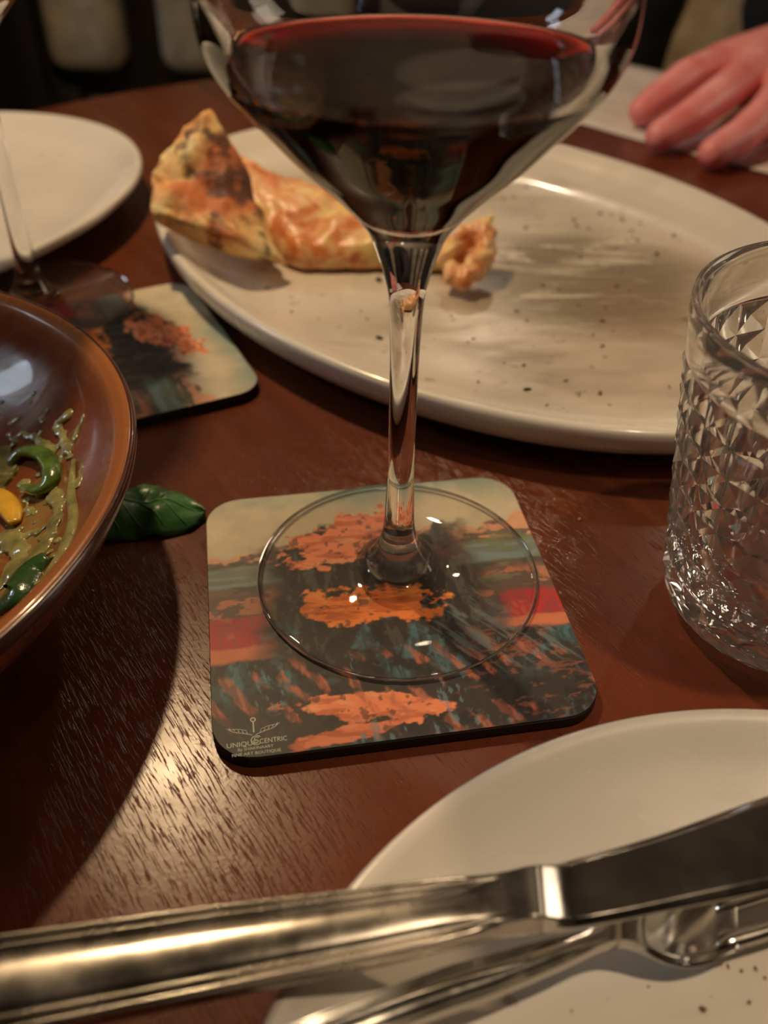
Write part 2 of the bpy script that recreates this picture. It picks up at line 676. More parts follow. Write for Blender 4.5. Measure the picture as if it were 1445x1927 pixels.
def platter_profile(R, h=0.020, narrow=False):
    inn = spline([(0.0, 0.0062), (0.40, 0.0062), (0.66, 0.0064), (0.80, 0.0080), (0.89, 0.0120), (0.945, 0.0170), (0.968, 0.0192)], 5)
    lip = [(0.976, 0.0199), (0.986, 0.0200), (0.995, 0.0194), (1.0, 0.0180)]
    out = spline([(0.998, 0.0160), (0.985, 0.0115), (0.955, 0.0070), (0.90, 0.0035), (0.80, 0.0018), (0.66, 0.0008), (0.64, 0.0)], 4)
    k = h / 0.020
    if narrow:
        out = spline([(0.998, 0.0168), (0.97, 0.0140), (0.88, 0.0102), (0.74, 0.0064), (0.56, 0.0022), (0.50, 0.0)], 4)
        return [(r * R, z * k) for r, z in inn + lip + out] + [(0.46 * R, 0.0), (0.44 * R, 0.0015 * k), (0, 0.0015 * k)]
    return [(r * R, z * k) for r, z in inn + lip + out] + [(0.60 * R, 0.0), (0.58 * R, 0.0015 * k), (0, 0.0015 * k)]


PL_C, PL_A, PL_B, PL_ROT = (0.0371, 0.3878), 0.1735, 0.1220, math.radians(-47.75)
platter = tag(obj('pizza_platter', dish(platter_profile(PL_A), 160, PL_B / PL_A, PL_ROT), PLATTER),
              'big oval white platter smeared with sauce, under the pizza slice', 'platter')
platter.location = (PL_C[0], PL_C[1], 0.0)

left_plate = tag(obj('side_plate', dish(platter_profile(0.14, narrow=True), 128, 0.110 / 0.14, math.radians(51)), PLATE_L),
                 'oval white plate behind the empty wine glass', 'plate')
left_plate.location = (-0.2450, 0.4120, 0.0)

NP_C, NP_R = (0.0806, 0.0237), 0.1068


def near_profile(R):
    inn = spline([(0.0, 0.0058), (0.35, 0.0058), (0.58, 0.0062), (0.74, 0.0085), (0.88, 0.0140), (0.965, 0.0190)], 6)
    lip = [(0.982, 0.0199), (0.992, 0.0199), (1.0, 0.0190)]
    out = spline([(0.996, 0.0175), (0.90, 0.0105), (0.76, 0.0050), (0.62, 0.0020), (0.60, 0.0)], 4)
    return [(r * R, z) for r, z in inn + lip + out] + [(0.56 * R, 0.0), (0.54 * R, 0.0015), (0, 0.0015)]


near_plate = tag(obj('dinner_plate', dish(near_profile(NP_R), 160), PLATE_N),
                 'round white plate carrying the knife and fork', 'plate')
near_plate.location = (NP_C[0], NP_C[1], 0.0)


# ------------------------------------------------------------------ brown bowl
BW_C, BW_R = (-0.1725, 0.1754), 0.1092
BW_IN = spline([(0.0, 0.0085), (0.030, 0.0088), (0.058, 0.0120), (0.080, 0.0205), (0.096, 0.0320), (0.1035, 0.0415)], 8)


def bowl_z(r):
    for (r0, z0), (r1, z1) in zip(BW_IN, BW_IN[1:]):
        if r <= r1:
            return z0 + (z1 - z0) * (r - r0) / max(1e-9, r1 - r0)
    return BW_IN[-1][1]


def on_bowl(x, y, lift=0.0):
    """point on the inside of the bowl that shows at pixel x, y"""
    z = 0.02
    for _ in range(25):
        p = at(x, y, z)
        z = 0.6 * z + 0.4 * bowl_z(math.hypot(p.x - BW_C[0], p.y - BW_C[1]))
    p = at(x, y, z)
    return Vector((p.x, p.y, bowl_z(math.hypot(p.x - BW_C[0], p.y - BW_C[1])) + lift))


def mat_bowl():
    t = NT('brown_glaze')
    v = t.coord()
    f = t.noise(v, 30, 5, 0.6, 0.3)
    c = t.ramp(f, [(0.25, alb(72, 28, 9)), (0.5, alb(104, 46, 15)), (0.75, alb(126, 60, 22))])
    sp = t.n('ShaderNodeSeparateXYZ')
    c0 = t.n('ShaderNodeTexCoord')
    t.l(c0.outputs['Object'], sp.inputs[0])
    edge = t.n('ShaderNodeMapRange')
    edge.inputs['From Min'].default_value = 0.037
    edge.inputs['From Max'].default_value = 0.0435
    t.l(sp.outputs[2], edge.inputs['Value'])
    c = t.mix(edge.outputs[0], c, alb(132, 68, 28))
    # oily yellow-green film left by the sauce in the lower part
    low = t.n('ShaderNodeMapRange')
    low.inputs['From Min'].default_value = 0.034
    low.inputs['From Max'].default_value = 0.014
    t.l(sp.outputs[2], low.inputs['Value'])
    film = t.noise(v, 42, 5, 0.62, 1.2)
    mm = t.n('ShaderNodeMath')
    mm.operation = 'MULTIPLY'
    t.l(t.ramp(film, [(0.47, (0, 0, 0)), (0.60, (0.75, 0.75, 0.75))]), mm.inputs[0])
    t.l(low.outputs[0], mm.inputs[1])
    c = t.mix(mm.outputs[0], c, alb(128, 98, 40))
    return t.set(base=c, rough=t.ramp(film, [(0.4, (0.20,) * 3), (0.65, (0.34,) * 3)]), spec=0.2, coat=0.22, coat_rough=0.06,
                 normal=t.bump(film, 0.25, 0.0008))


bowl = thing('pasta_bowl', 'brown glazed stoneware bowl with green sauce remains', 'bowl', (BW_C[0], BW_C[1], 0))
out = spline([(0.1040, 0.0432), (0.1066, 0.0446), (0.1084, 0.0444), (0.1090, 0.0426), (0.1078, 0.0385), (0.1010, 0.0270), (0.088, 0.0150), (0.070, 0.0065), (0.056, 0.0030), (0.052, 0.0)], 5)
m_bowl = mat_bowl()
obj('bowl_body', lathe(BW_IN[:-1] + out + [(0.046, 0.0), (0.044, 0.002), (0, 0.002)], 160), m_bowl, bowl)
m_rim = plain('dark_rim_glaze', alb(58, 24, 12), 0.22, scale=120, var=0.35, coat=0.5)
rp = [(0.1086 + 0.0011 * math.cos(a), 0.0426 + 0.0021 * math.sin(a)) for a in [2 * math.pi * k / 12 for k in range(12)]]
obj('rim_band', lathe(rp, 160, close=True), m_rim, bowl)['label'] = 'dark brown rim line'

# ------------------------------------------------------------------ wine glasses
FOOT_R = 0.0392
OUT_PTS = [(0.0034, 0.060), (0.00345, 0.074), (0.0040, 0.088), (0.0051, 0.094), (0.0066, 0.099), (0.0086, 0.104), (0.0124, 0.109),
           (0.0178, 0.1145), (0.0236, 0.120), (0.0290, 0.126), (0.0335, 0.131), (0.0368, 0.1352), (0.0390, 0.1395), (0.0401, 0.144), (0.0402, 0.150),
           (0.0396, 0.160), (0.0382, 0.174), (0.0362, 0.190), (0.0338, 0.206)]
INN_PTS = [(0.0, 0.1078), (0.0040, 0.1084), (0.0085, 0.1108), (0.0135, 0.1150), (0.0195, 0.1206), (0.0250, 0.1262), (0.0300, 0.1312), (0.0336, 0.1350), (0.0364, 0.1392),
           (0.0382, 0.1440), (0.0390, 0.150), (0.0386, 0.160), (0.0373, 0.174), (0.0354, 0.190), (0.0331, 0.206)]
LEVEL = 0.1366


def wine_glass(name, label, loc, level=None):
    g = thing(name, label, 'wine glass', loc)
    b = loc[2]
    # foot: slightly domed disc, open where the stem takes over
    f_top = spline([(FOOT_R, 0.0010), (0.030, 0.0019), (0.020, 0.0030), (0.013, 0.0042), (0.0095, 0.0058), (0.0074, 0.0085), (0.0056, 0.0120)], 5)
    f_bot = [(0, 0.0007), (0.012, 0.0006), (0.030, 0.0003), (FOOT_R - 0.0012, 0.0), (FOOT_R - 0.0003, 0.0002), (FOOT_R, 0.0006)]
    obj('foot', lathe(f_bot + f_top, 128), GLASS_FOOT, g, recalc=False)
    st = spline([(0.0056, 0.0120), (0.0046, 0.0155), (0.0041, 0.0190), (0.0038, 0.0260), (0.0035, 0.035), (0.0034, 0.060 - 0.004)] + [(r, z - 0.004) for r, z in OUT_PTS[1:7]], 5)
    obj('stem', lathe(st, 64), GLASS, g, recalc=False)
    outer = spline([(r, z - 0.004) for r, z in OUT_PTS[6:]], 5)
    inner = spline([(r, z - 0.004) for r, z in INN_PTS], 5)
    if level is not None:      # below the wine the wine's own surface bounds the crystal
        inner = [(r, z) for r, z in inner if z > level - 0.0042]
    rt, rz = outer[-1]
    rim = [(rt - 0.0001, rz + 0.0003), (rt - 0.00035, rz + 0.0004), (rt - 0.0006, rz + 0.0003)]
    obj('bowl', lathe(outer + rim + inner[::-1], 128), GLASS, g, recalc=False)
    return g


WG = (0.0041, 0.1875, 0.0041)
wg = wine_glass('wine_glass', 'tall stemmed glass of red wine standing on the coaster in the middle', WG, LEVEL)
lg = wine_glass('wine_glass', 'empty stemmed glass on the table edge of the rear coaster, cut off at left', (-0.1440, 0.3420, 0.0042))

# the wine in the glass
inn = spline(INN_PTS, 5)
wp = []
for (r0, z0), (r1, z1) in zip(inn, inn[1:]):
    if z0 > LEVEL:
        break
    wp.append((r0, z0))
    if z1 > LEVEL:
        t_ = (LEVEL - z0) / (z1 - z0)
        rl = r0 + (r1 - r0) * t_
        wp += [(rl, LEVEL), (rl + 0.00025, LEVEL + 0.0007), (rl - 0.0004, LEVEL + 0.00035), (rl - 0.0014, LEVEL + 0.00005), (rl * 0.6, LEVEL), (0, LEVEL)]
wine = tag(obj('red_wine', lathe(wp, 128), WINE, recalc=False), 'dark red wine filling the cone of the middle wine glass', 'wine')
wine.location = (WG[0], WG[1], 0.0)


# ------------------------------------------------------------------ coasters
CS, CR = 0.095, 0.0105


def hash2(ix, iy, seed):
    n = (ix * 374761393 + iy * 668265263 + seed * 974711) & 0xFFFFFFFF
    n = ((n ^ (n >> 13)) * 1274126177) & 0xFFFFFFFF
    return ((n ^ (n >> 16)) & 0xFFFF) / 65535.0


def vnoise(x, y, seed=0):
    ix, iy = np.floor(x).astype(np.int64), np.floor(y).astype(np.int64)
    fx, fy = x - ix, y - iy
    fx, fy = fx * fx * (3 - 2 * fx), fy * fy * (3 - 2 * fy)
    return ((hash2(ix, iy, seed) * (1 - fx) + hash2(ix + 1, iy, seed) * fx) * (1 - fy)
            + (hash2(ix, iy + 1, seed) * (1 - fx) + hash2(ix + 1, iy + 1, seed) * fx) * fy)


def fn(x, y, seed=0, o=4):
    s, a, tot = 0, 1.0, 0
    for k in range(o):
        s = s + a * vnoise(x * 2 ** k, y * 2 ** k, seed + k * 17)
        tot += a
        a *= 0.55
    return s / tot


def sstep(a, b, x):
    t = np.clip((x - a) / (b - a), 0, 1)
    return t * t * (3 - 2 * t)


def print_colour(X, Y):
    """a generic painted landscape: tan sky, rocky ridges, red heath, dark wooded hills with orange sunlit clearings. X, Y in mm from the middle."""
    C = lambda r, g, b: np.array(alb(r, g, b)[:3])
    n1, n2, n3 = fn(X / 9, Y / 9, 1), fn(X / 3, Y / 3, 5), fn(X / 22, Y / 22, 9)
    hatch = fn(X / 1.0 + Y / 5, Y / 4 - X / 9, 31, 3)
    streak = fn(X / 14, Y / 1.6, 41, 4)
    col = np.zeros(X.shape + (3,))

    def lay(c, m):
        col[...] = col * (1 - m[..., None]) + np.asarray(c) * m[..., None]

    one = np.ones_like(X)
    lay(C(165, 134, 92), one)
    lay(C(118, 116, 86), sstep(35, 47, Y + 10 * (n1 - .5)))                       # greenish upper sky
    lay(C(186, 150, 104), sstep(.52, .75, n3) * .6 * sstep(20, 34, Y))
    ridge = 26 + 9 * (fn(X / 16 + 3, X * 0, 3) - .5) * 2 + 3.5 * (n2 - .5)
    m = sstep(.8, -.8, Y - ridge)
    lay(C(176, 112, 70), m)
    lay(C(92, 66, 46), m * sstep(.50, .58, fn(X / 5, Y / 2.6, 13)))
    lay(C(64, 54, 38), sstep(.8, -.8, Y - (19 + 5 * (n1 - .5) + 4 * (fn(X / 8, X * 0, 23) - .5))) * .85)
    water = sstep(1.5, 0, np.abs(Y - 13 - 2 * (n1 - .5)) - 3.2)
    lay(C(104, 104, 82), water * (.55 + .45 * sstep(.35, .6, streak)))
    low = sstep(1.2, -1.2, Y - (6 + 5 * (n1 - .5)))
    lay(C(84, 58, 42), low)
    lay(C(150, 84, 50), low * sstep(.52, .60, fn(X / 7, Y / 3, 51)))
    lay(C(96, 92, 50), sstep(.50, .62, fn(X / 6, Y / 2.5, 61)) * sstep(0, 14, X) * sstep(-2, 4, Y) * sstep(24, 18, Y) * .8)
    heath = sstep(.8, -.8, Y - (-3 + 3 * (n1 - .5))) * (sstep(-20, -24, X) + sstep(30, 33, X))
    lay(C(150, 34, 28), heath * (.6 + .4 * sstep(.4, .6, hatch)))
    sand = sstep(.6, -.6, Y - (-13.2 + 1.5 * (n2 - .5))) * (sstep(-18, -24, X) + sstep(28, 32, X))
    lay(C(168, 84, 46), sand)
    # dark wooded hill, low and broad, with irregular flanks
    top = 27 + 20 * (fn(X / 12, X * 0 + 2, 71) - .5) + 5 * (n2 - .5)
    hill = sstep(1.2, -1.2, Y - np.minimum(top, 34)) * sstep(35, 24, np.abs(X + 2) + 8 * (n1 - .5) + .12 * (Y - 5))
    hill = np.maximum(hill, sstep(1.0, -1.0, Y - (-17.5 + 3.5 * (n1 - .5))))
    lay(C(42, 30, 21), hill)
    trees = fn(X / 1.5, Y / 5.5, 81, 3)
    lay(C(70, 60, 42), hill * sstep(.52, .64, trees) * .75 * sstep(-30, -10, Y))
    lay(C(24, 19, 15), hill * sstep(.50, .40, fn(X / 4, Y / 4, 86)) * .7)
    lay(C(56, 78, 68), hill * sstep(.50, .62, fn(X / 7 + 5, Y / 7, 91)) * sstep(-2, -12, Y) * sstep(-36, -26, Y) * (.35 + .65 * sstep(.46, .6, trees)))
    diag = fn((X + .8 * Y) / 1.3, (Y - .8 * X) / 12, 95, 3)
    lay(C(96, 92, 74), hill * sstep(.56, .66, diag) * sstep(2, 14, X) * sstep(4, -4, Y) * sstep(-34, -24, Y) * .6)

    # sunlit clearings: broken, banded ledges of orange rock and grass
    def clearing(cx, cy, rx, ry, c, seed, rot=0.0, wob=.8):
        x, y = X - cx, Y - cy
        x, y = x * math.cos(rot) + y * math.sin(rot), -x * math.sin(rot) + y * math.cos(rot)
        d = np.sqrt((x / rx) ** 2 + (y / ry) ** 2) + wob * (fn(X / 7, Y / 5, seed) - .5) * 1.6 + .30 * (fn(X / 1.6, Y / 1.6, seed + 1, 3) - .5)
        mk = sstep(1.05, .92, d)
        lay(c, mk)
        band = fn(X / 11, Y / 2.4 + X / 30, seed + 3, 4)
        lay(np.asarray(c) * np.array([.62, .45, .4]), mk * sstep(.50, .60, band) * .8)
        lay(np.minimum(np.asarray(c) * np.array([1.25, 1.5, 1.6]), .95), mk * sstep(.58, .70, fn(X / 8, Y / 3, seed + 7)) * .6)
        lay(C(60, 34, 22), mk * sstep(.64, .72, fn(X / 2.2, Y / 2.2, seed + 9, 3)) * .7)

    clearing(-8, 25, 19, 8, C(200, 104, 58), 101, .30, 1.1)
    clearing(-4, -3, 18, 6.5, C(214, 96, 32), 111, -.10, 1.0)
    clearing(-9, -37, 19, 4.4, C(196, 98, 52), 121, -.12, .9)
    clearing(-16, -44.0, 13, 2.2, C(180, 88, 48), 131, .14, .8)
    # brush hatching of the lower heath: rust, grey-green
    rows = np.sin(X * .9 + 5 * fn(X / 9, Y / 9, 163) + Y * .5) * .5 + .5
    hm = sstep(-17, -24, Y)
    rust = hm * sstep(.55, .80, rows) * sstep(.46, .58, fn(X / 9, Y / 9, 161)) * (.35 + .65 * sstep(.42, .6, hatch))
    lay(C(158, 76, 44), rust * .85)
    lay(C(78, 92, 80), hm * sstep(.60, .70, hatch) * sstep(.50, .62, fn(X / 12 + 9, Y / 12, 171)) * .7)
    lay(C(120, 60, 36), sstep(.58, .68, fn(X / 4, Y / 1.4, 181)) * sstep(8, 26, X) * sstep(-12, -20, Y) * .6)
    col *= (0.82 + 0.20 * n2)[..., None] * np.array([1.0, .97, .92])
    # quiet dark corner behind the maker's mark
    lay(C(38, 30, 22), sstep(-28, -31, X) * sstep(-33, -36, Y) * .85)
    weave = (np.sin(X * 2 * math.pi / 0.85) * np.sin(Y * 2 * math.pi / 0.85)) * .07
    col *= (1 + weave)[..., None]
    return np.clip(col, 0.002, 0.95)


def print_mesh(N=300):
    s = CS / 2 - 0.0002
    v = np.linspace(-1, 1, N + 1)
    y = v * s
    w = np.full(N + 1, s)
    dy = np.abs(y) - (s - CR)
    k = dy > 0
    w[k] = s - CR + np.sqrt(np.maximum(CR ** 2 - dy[k] ** 2, 0))
    Yg, U = np.meshgrid(y, v, indexing='ij')
    Xg = U * w[:, None]
    co = np.stack([Xg, Yg, np.zeros_like(Xg)], -1).reshape(-1, 3)
    idx = np.arange((N + 1) ** 2).reshape(N + 1, N + 1)
    f = np.stack([idx[:-1, :-1], idx[:-1, 1:], idx[1:, 1:], idx[1:, :-1]], -1).reshape(-1, 4)
    me = bpy.data.meshes.new('printed_picture')
    me.vertices.add(len(co))
    me.vertices.foreach_set('co', co.ravel())
    me.loops.add(f.size)
    me.loops.foreach_set('vertex_index', f.ravel())
    me.polygons.add(len(f))
    me.polygons.foreach_set('loop_start', np.arange(len(f)) * 4)
    me.update()
    ca = me.color_attributes.new('ink', 'FLOAT_COLOR', 'POINT')
    c = print_colour(Xg * 1000, Yg * 1000).reshape(-1, 3)
    ca.data.foreach_set('color', np.concatenate([c, np.ones((len(c), 1))], 1).ravel())
    return me


def mat_print():
    t = NT('printed_canvas')
    at_ = t.n('ShaderNodeAttribute', _attribute_name='ink')
    v = t.coord('Object', (1200, 1200, 1))
    w = t.n('ShaderNodeTexChecker')
    w.inputs['Scale'].default_value = 1.0
    t.l(v, w.inputs['Vector'])
    return t.set(base=at_.outputs['Color'], rough=0.5, spec=0.35, normal=t.bump(w.outputs['Fac'], 0.15, 0.0001))


def round_square(s, r, z0, z1, ch=0.0006):
    pts = []
    for cx, cy, a0 in ((s - r, s - r, 0), (-s + r, s - r, 90), (-s + r, -s + r, 180), (s - r, -s + r, 270)):
        for k in range(9):
            a = math.radians(a0 + 90 * k / 8)
            pts.append((cx, cy, math.cos(a), math.sin(a)))
    def ring(rr, z):
        return [(cx + rr * c, cy + rr * s_, z) for cx, cy, c, s_ in pts]
    return loft(bmesh.new(), [ring(r - ch, z0), ring(r, z0 + ch), ring(r, z1 - ch), ring(r - ch, z1)])


def text_mesh(s, size, loc, width=None):
    cu = bpy.data.curves.new('t', 'FONT')
    cu.body = s
    cu.size = size
    cu.resolution_u = 3
    o = bpy.data.objects.new('t', cu)
    COL.objects.link(o)
    dg = bpy.context.evaluated_depsgraph_get()
    dg.update()
    me = bpy.data.meshes.new_from_object(o.evaluated_get(dg))
    bpy.data.objects.remove(o)
    xs = [v.co.x for v in me.vertices]
    k = width / (max(xs) - min(xs)) if width else 1.0
    x0 = min(xs)
    for v in me.vertices:
        v.co.x = (v.co.x - x0) * k + loc[0]
        v.co.y += loc[1]
        v.co.z = loc[2]
    return me


m_board = plain('dark_board_edge', (0.012, 0.010, 0.009), 0.6, scale=200)
m_ink = plain('pale_ink', alb(150, 132, 96), 0.5, scale=900)
coaster = thing('coaster', 'square printed coaster under the glass of red wine', 'coaster', (0.0004, 0.1790, 0.0), 0.1761)
obj('board', round_square(CS / 2, CR, 0.0, 0.0039), m_board, coaster, smooth=False)
pf = link('printed_picture', print_mesh(), mat_print(), coaster, smooth=False)
pf.location = (0, 0, 0.00395)
mm_ = 0.001
for nm, s, sz, x, y, w in (('lettering', 'UNIQUE', 1.9, -44.1, -43.9, 6.9), ('lettering', 'CENTRIC', 1.9, -36.5, -43.7, 6.4),
                           ('lettering', 'By SHAKINAART', 1.1, -41.6, -45.1, 8.2), ('lettering', 'FINE ART BOUTIQUE', 1.15, -43.0, -46.5, 11.2)):
    sy = 1.0
    link(nm, text_mesh(s, sz * mm_, (x * mm_, y * mm_, 0.00004), w * mm_), m_ink, pf, smooth=False)
# ornament over the maker's name: a pin with a ring, two leafy sprays and a round monogram
bm = bmesh.new()


def stroke(bm, pts, w):
    P = [Vector((x * mm_, y * mm_, 0.00004)) for x, y in pts]
    L, R_ = [], []
    for i, p in enumerate(P):
        d = (P[min(i + 1, len(P) - 1)] - P[max(i - 1, 0)]).normalized()
        n_ = Vector((-d.y, d.x, 0)) * (w * mm_ / 2)
        L.append(bm.verts.new(p + n_))
        R_.append(bm.verts.new(p - n_))
    for i in range(len(P) - 1):
        bm.faces.new((L[i], R_[i], R_[i + 1], L[i + 1]))


circ = lambda cx, cy, r, a0=0, a1=360, n=18: [(cx + r * math.cos(math.radians(a0 + (a1 - a0) * k / n)), cy + r * math.sin(math.radians(a0 + (a1 - a0) * k / n))) for k in range(n + 1)]
stroke(bm, circ(-37.7, -36.6, 0.55), 0.28)
stroke(bm, [(-37.7, -37.1), (-37.7, -40.3)], 0.3)
for sx in (-1, 1):
    stroke(bm, spline([(-37.7 + sx * 0.4, -41.0), (-37.7 + sx * 2.6, -40.2), (-37.7 + sx * 4.6, -39.6), (-37.7 + sx * 6.2, -38.4)], 5), 0.16)
    stroke(bm, spline([(-37.7 + sx * 1.6, -39.6), (-37.7 + sx * 3.6, -38.9), (-37.7 + sx * 5.6, -38.7)], 5), 0.13)
    for k in range(5):
        x0, y0 = -37.7 + sx * (1.4 + k), -40.6 + 0.42 * k
        stroke(bm, [(x0, y0), (x0 + sx * 0.3, y0 + 0.7)], 0.14)
stroke(bm, circ(-37.2, -42.6, 1.25, 40, 320), 0.2)
stroke(bm, spline([(-36.6, -41.9), (-37.3, -41.7), (-37.7, -42.3), (-36.8, -42.8), (-37.2, -43.4), (-37.9, -43.2)], 4), 0.18)
obj('emblem', bm, m_ink, pf, smooth=False)
dup(coaster, (-0.1072, 0.3034, 0.0), math.radians(27 - 90), 'square printed coaster turned sideways behind the brown bowl')

# ------------------------------------------------------------------ cut-glass tumbler
TB = (0.1088, 0.1815)
tum = thing('cut_glass_tumbler', 'clear tumbler with diamond-cut sides at right', 'glass tumbler', (TB[0], TB[1], 0.0))


def tum_r(z):
    return float(np.interp(z, [0, 0.0015, 0.004, 0.008, 0.014, 0.0895], [0.0262, 0.0282, 0.0300, 0.0313, 0.0321, 0.0421]))


bm = bmesh.new()
NA, NROW, Z0, Z1 = 24, 8, 0.0085, 0.0745
grid = {}


def pv(a, z, dr=0.0):
    r = tum_r(z) + dr
    return bm.verts.new((r * math.cos(a), r * math.sin(a), z))


nodes = [[pv(2 * math.pi * i / NA, Z0 + (Z1 - Z0) * j / NROW, -0.0006) for i in range(NA)] for j in range(NROW + 1)]
for j in range(NROW):
    for i in range(NA):
        a = 2 * math.pi * (i + .5) / NA
        z = Z0 + (Z1 - Z0) * (j + .5) / NROW
        apex = pv(a, z, 0.0007)
        q = (nodes[j][i], nodes[j][(i + 1) % NA], nodes[j + 1][(i + 1) % NA], nodes[j + 1][i])
        for k in range(4):
            bm.faces.new((q[k], q[(k + 1) % 4], apex))
prev = nodes[0]
for z, dr, off in [(0.0055, 0.0002, .5), (0.0022, -0.0006, 0), (0.0004, -0.0012, .0), (0.0, -0.003, 0)]:
    ring = [pv(2 * math.pi * (i + off) / NA, z, dr) for i in range(NA)]
    for i in range(NA):
        bm.faces.new((prev[i], ring[i], ring[(i + 1) % NA], prev[(i + 1) % NA]))
    prev = ring
c = bm.verts.new((0, 0, 0.0012))
for i in range(NA):
    bm.faces.new((prev[(i + 1) % NA], prev[i], c))
bmesh.ops.triangulate(bm, faces=[f for f in bm.faces if len(f.verts) > 4])
obj('cut_band', bm, TUMBLER, tum, smooth=False, recalc=False)['label'] = 'band of diamond-cut points'
ip = [(tum_r(z) + dr, z) for z, dr in [(0.0745, -0.0005), (0.0757, 0.0001), (0.080, 0.0), (0.085, 0.0), (0.0884, -0.0002), (0.0893, -0.0006), (0.0897, -0.0012), (0.0893, -0.0018), (0.0884, -0.0022),
      (0.080, -0.0026), (0.060, -0.0030), (0.035, -0.0032), (0.014, -0.0036), (0.0112, -0.0056), (0.0098, -0.0100)]] + [(0.008, 0.0092), (0, 0.0092)]
obj('rim_and_well', lathe(ip, 144), TUMBLER, tum, recalc=False)['label'] = 'smooth rounded rim and inside'

# ------------------------------------------------------------------ pizza slice
def mat_crust():
    t = NT('charred_crust')
    v = t.coord('Object')
    f = t.noise(v, 70, 5, 0.65, 0.2)
    c = t.ramp(f, [(0.25, alb(164, 100, 40)), (0.5, alb(200, 138, 68)), (0.75, alb(216, 166, 100))])
    big = t.noise(v, 40, 4, 0.6, 0.4)
    # baked darker in the middle of the fold
    mp = t.n('ShaderNodeMapping')
    mp.vector_type = 'TEXTURE'
    mp.inputs['Location'].default_value = (-0.038, 0.003, 0.032)
    mp.inputs['Scale'].default_value = (0.030, 0.040, 0.026)
    c0 = t.n('ShaderNodeTexCoord')
    t.l(c0.outputs['Object'], mp.inputs['Vector'])
    ln = t.n('ShaderNodeVectorMath', _operation='LENGTH')
    t.l(mp.outputs[0], ln.inputs[0])
    mid = t.ramp(ln.outputs['Value'], [(0.3, (1, 1, 1)), (1.0, (0, 0, 0))])
    ad = t.n('ShaderNodeMath', _operation='MULTIPLY_ADD')
    ad.inputs[1].default_value = 0.22
    t.l(mid, ad.inputs[0])
    t.l(big, ad.inputs[2])
    c = t.mix(t.ramp(ad.outputs[0], [(0.50, (0, 0, 0)), (0.68, (0.9, 0.9, 0.9))]), c, alb(160, 68, 24))
    ch = t.noise(t.coord('Object', (1, 1, 0.8), (0, 0, 0), (.37, .11, .05)), 85, 3, 0.5)
    ac = t.n('ShaderNodeMath', _operation='MULTIPLY_ADD')
    ac.inputs[1].default_value = 0.14
    t.l(mid, ac.inputs[0])
    t.l(ch, ac.inputs[2])
    c = t.mix(t.ramp(ac.outputs[0], [(0.565, (0, 0, 0)), (0.665, (0.88, 0.88, 0.88))]), c, alb(62, 28, 14))
    return t.set(base=c, rough=0.6, normal=t.bump(f, 0.6, 0.002), sss=0.08, sss_scale=0.004)


def mat_topping():
    t = NT('cheese_and_tomato')
    v = t.coord('Object')
    f = t.noise(v, 62, 5, 0.65, 0.6)
    c = t.ramp(f, [(0.30, alb(150, 60, 18)), (0.44, alb(186, 100, 44)), (0.54, alb(200, 134, 76)), (0.64, alb(204, 150, 72)), (0.78, alb(218, 176, 126))])
    r = t.noise(v, 90, 3, 0.5)
    c = t.mix(t.ramp(r, [(0.60, (0, 0, 0)), (0.70, (0.8, 0.8, 0.8))]), c, alb(170, 58, 22))
    return t.set(base=c, rough=0.32, normal=t.bump(f, 0.6, 0.002), sss=0.1, sss_scale=0.004)


m_crust, m_top = mat_crust(), mat_topping()
pz = thing('pizza_slice', 'leftover pizza slice with folded charred crust on the big platter', 'pizza slice', (-0.03, 0.38, 0.010))
OFF = Vector((-0.03, 0.38, 0.010))


def lerp(a, b, t):
    return a + (b - a) * t


def poly_pt(P, t):
    t = min(max(t, 0), 0.99999) * (len(P) - 1)
    i = int(t)
    return P[i].lerp(P[i + 1], t - i)


V = Vector
bottom = [at(302, 424, 0.0262), at(352, 448, 0.0235), at(425, 480, 0.0180), at(540, 500, 0.0135)]
topc = [V((-0.0955, 0.3960, 0.0430)), V((-0.0905, 0.4010, 0.0495)), V((-0.0850, 0.4030, 0.0560)), V((-0.0755, 0.4030, 0.0640))]
leftc = [bottom[0].copy(), V((-0.0975, 0.3900, 0.0330)), V((-0.0955, 0.3960, 0.0430))]
rightc = [bottom[-1].copy(), V((-0.0470, 0.3640, 0.0210)), V((-0.0570, 0.3830, 0.0360)), V((-0.0665, 0.3960, 0.0530)), V((-0.0755, 0.4030, 0.0640))]
bm = bmesh.new()
NU, NV = 40, 30
front, back = [], []
nrm = Vector((-0.25, -0.80, 0.55)).normalized()
for j in range(NV + 1):
    v_ = j / NV
    rf, rb = [], []
    for i in range(NU + 1):
        u = i / NU
        p = (poly_pt(bottom, u) * (1 - v_) + poly_pt(topc, u) * v_ + poly_pt(leftc, v_) * (1 - u) + poly_pt(rightc, v_) * u
             - (bottom[0] * (1 - u) * (1 - v_) + bottom[-1] * u * (1 - v_) + topc[0] * (1 - u) * v_ + topc[-1] * u * v_))
        e = (min(u, 1 - u, v_, 1 - v_) * 2)
        puff = math.sqrt(max(0, 1 - (1 - min(1, e * 2.2)) ** 2))
        wv = 0.0034 * fbm(p, 5, 48) + 0.0012 * fbm(p, 3, 160)
        p = p + V((fbm(p, 3, 90) * .0018, 0, fbm(p + V((5, 0, 0)), 3, 90) * .0022)) * (1 if v_ > .3 else v_ / .3)
        rf.append(bm.verts.new(p + nrm * ((0.0100 + 0.0080 * math.sin(math.pi * min(1, v_ + .15)) * (1 - u) ** .7) * puff + wv * puff) - OFF))
        rb.append(bm.verts.new(p - nrm * (0.0060 * puff) - OFF) if 0 < i < NU and 0 < j < NV else rf[-1])
    front.append(rf)
    back.append(rb)
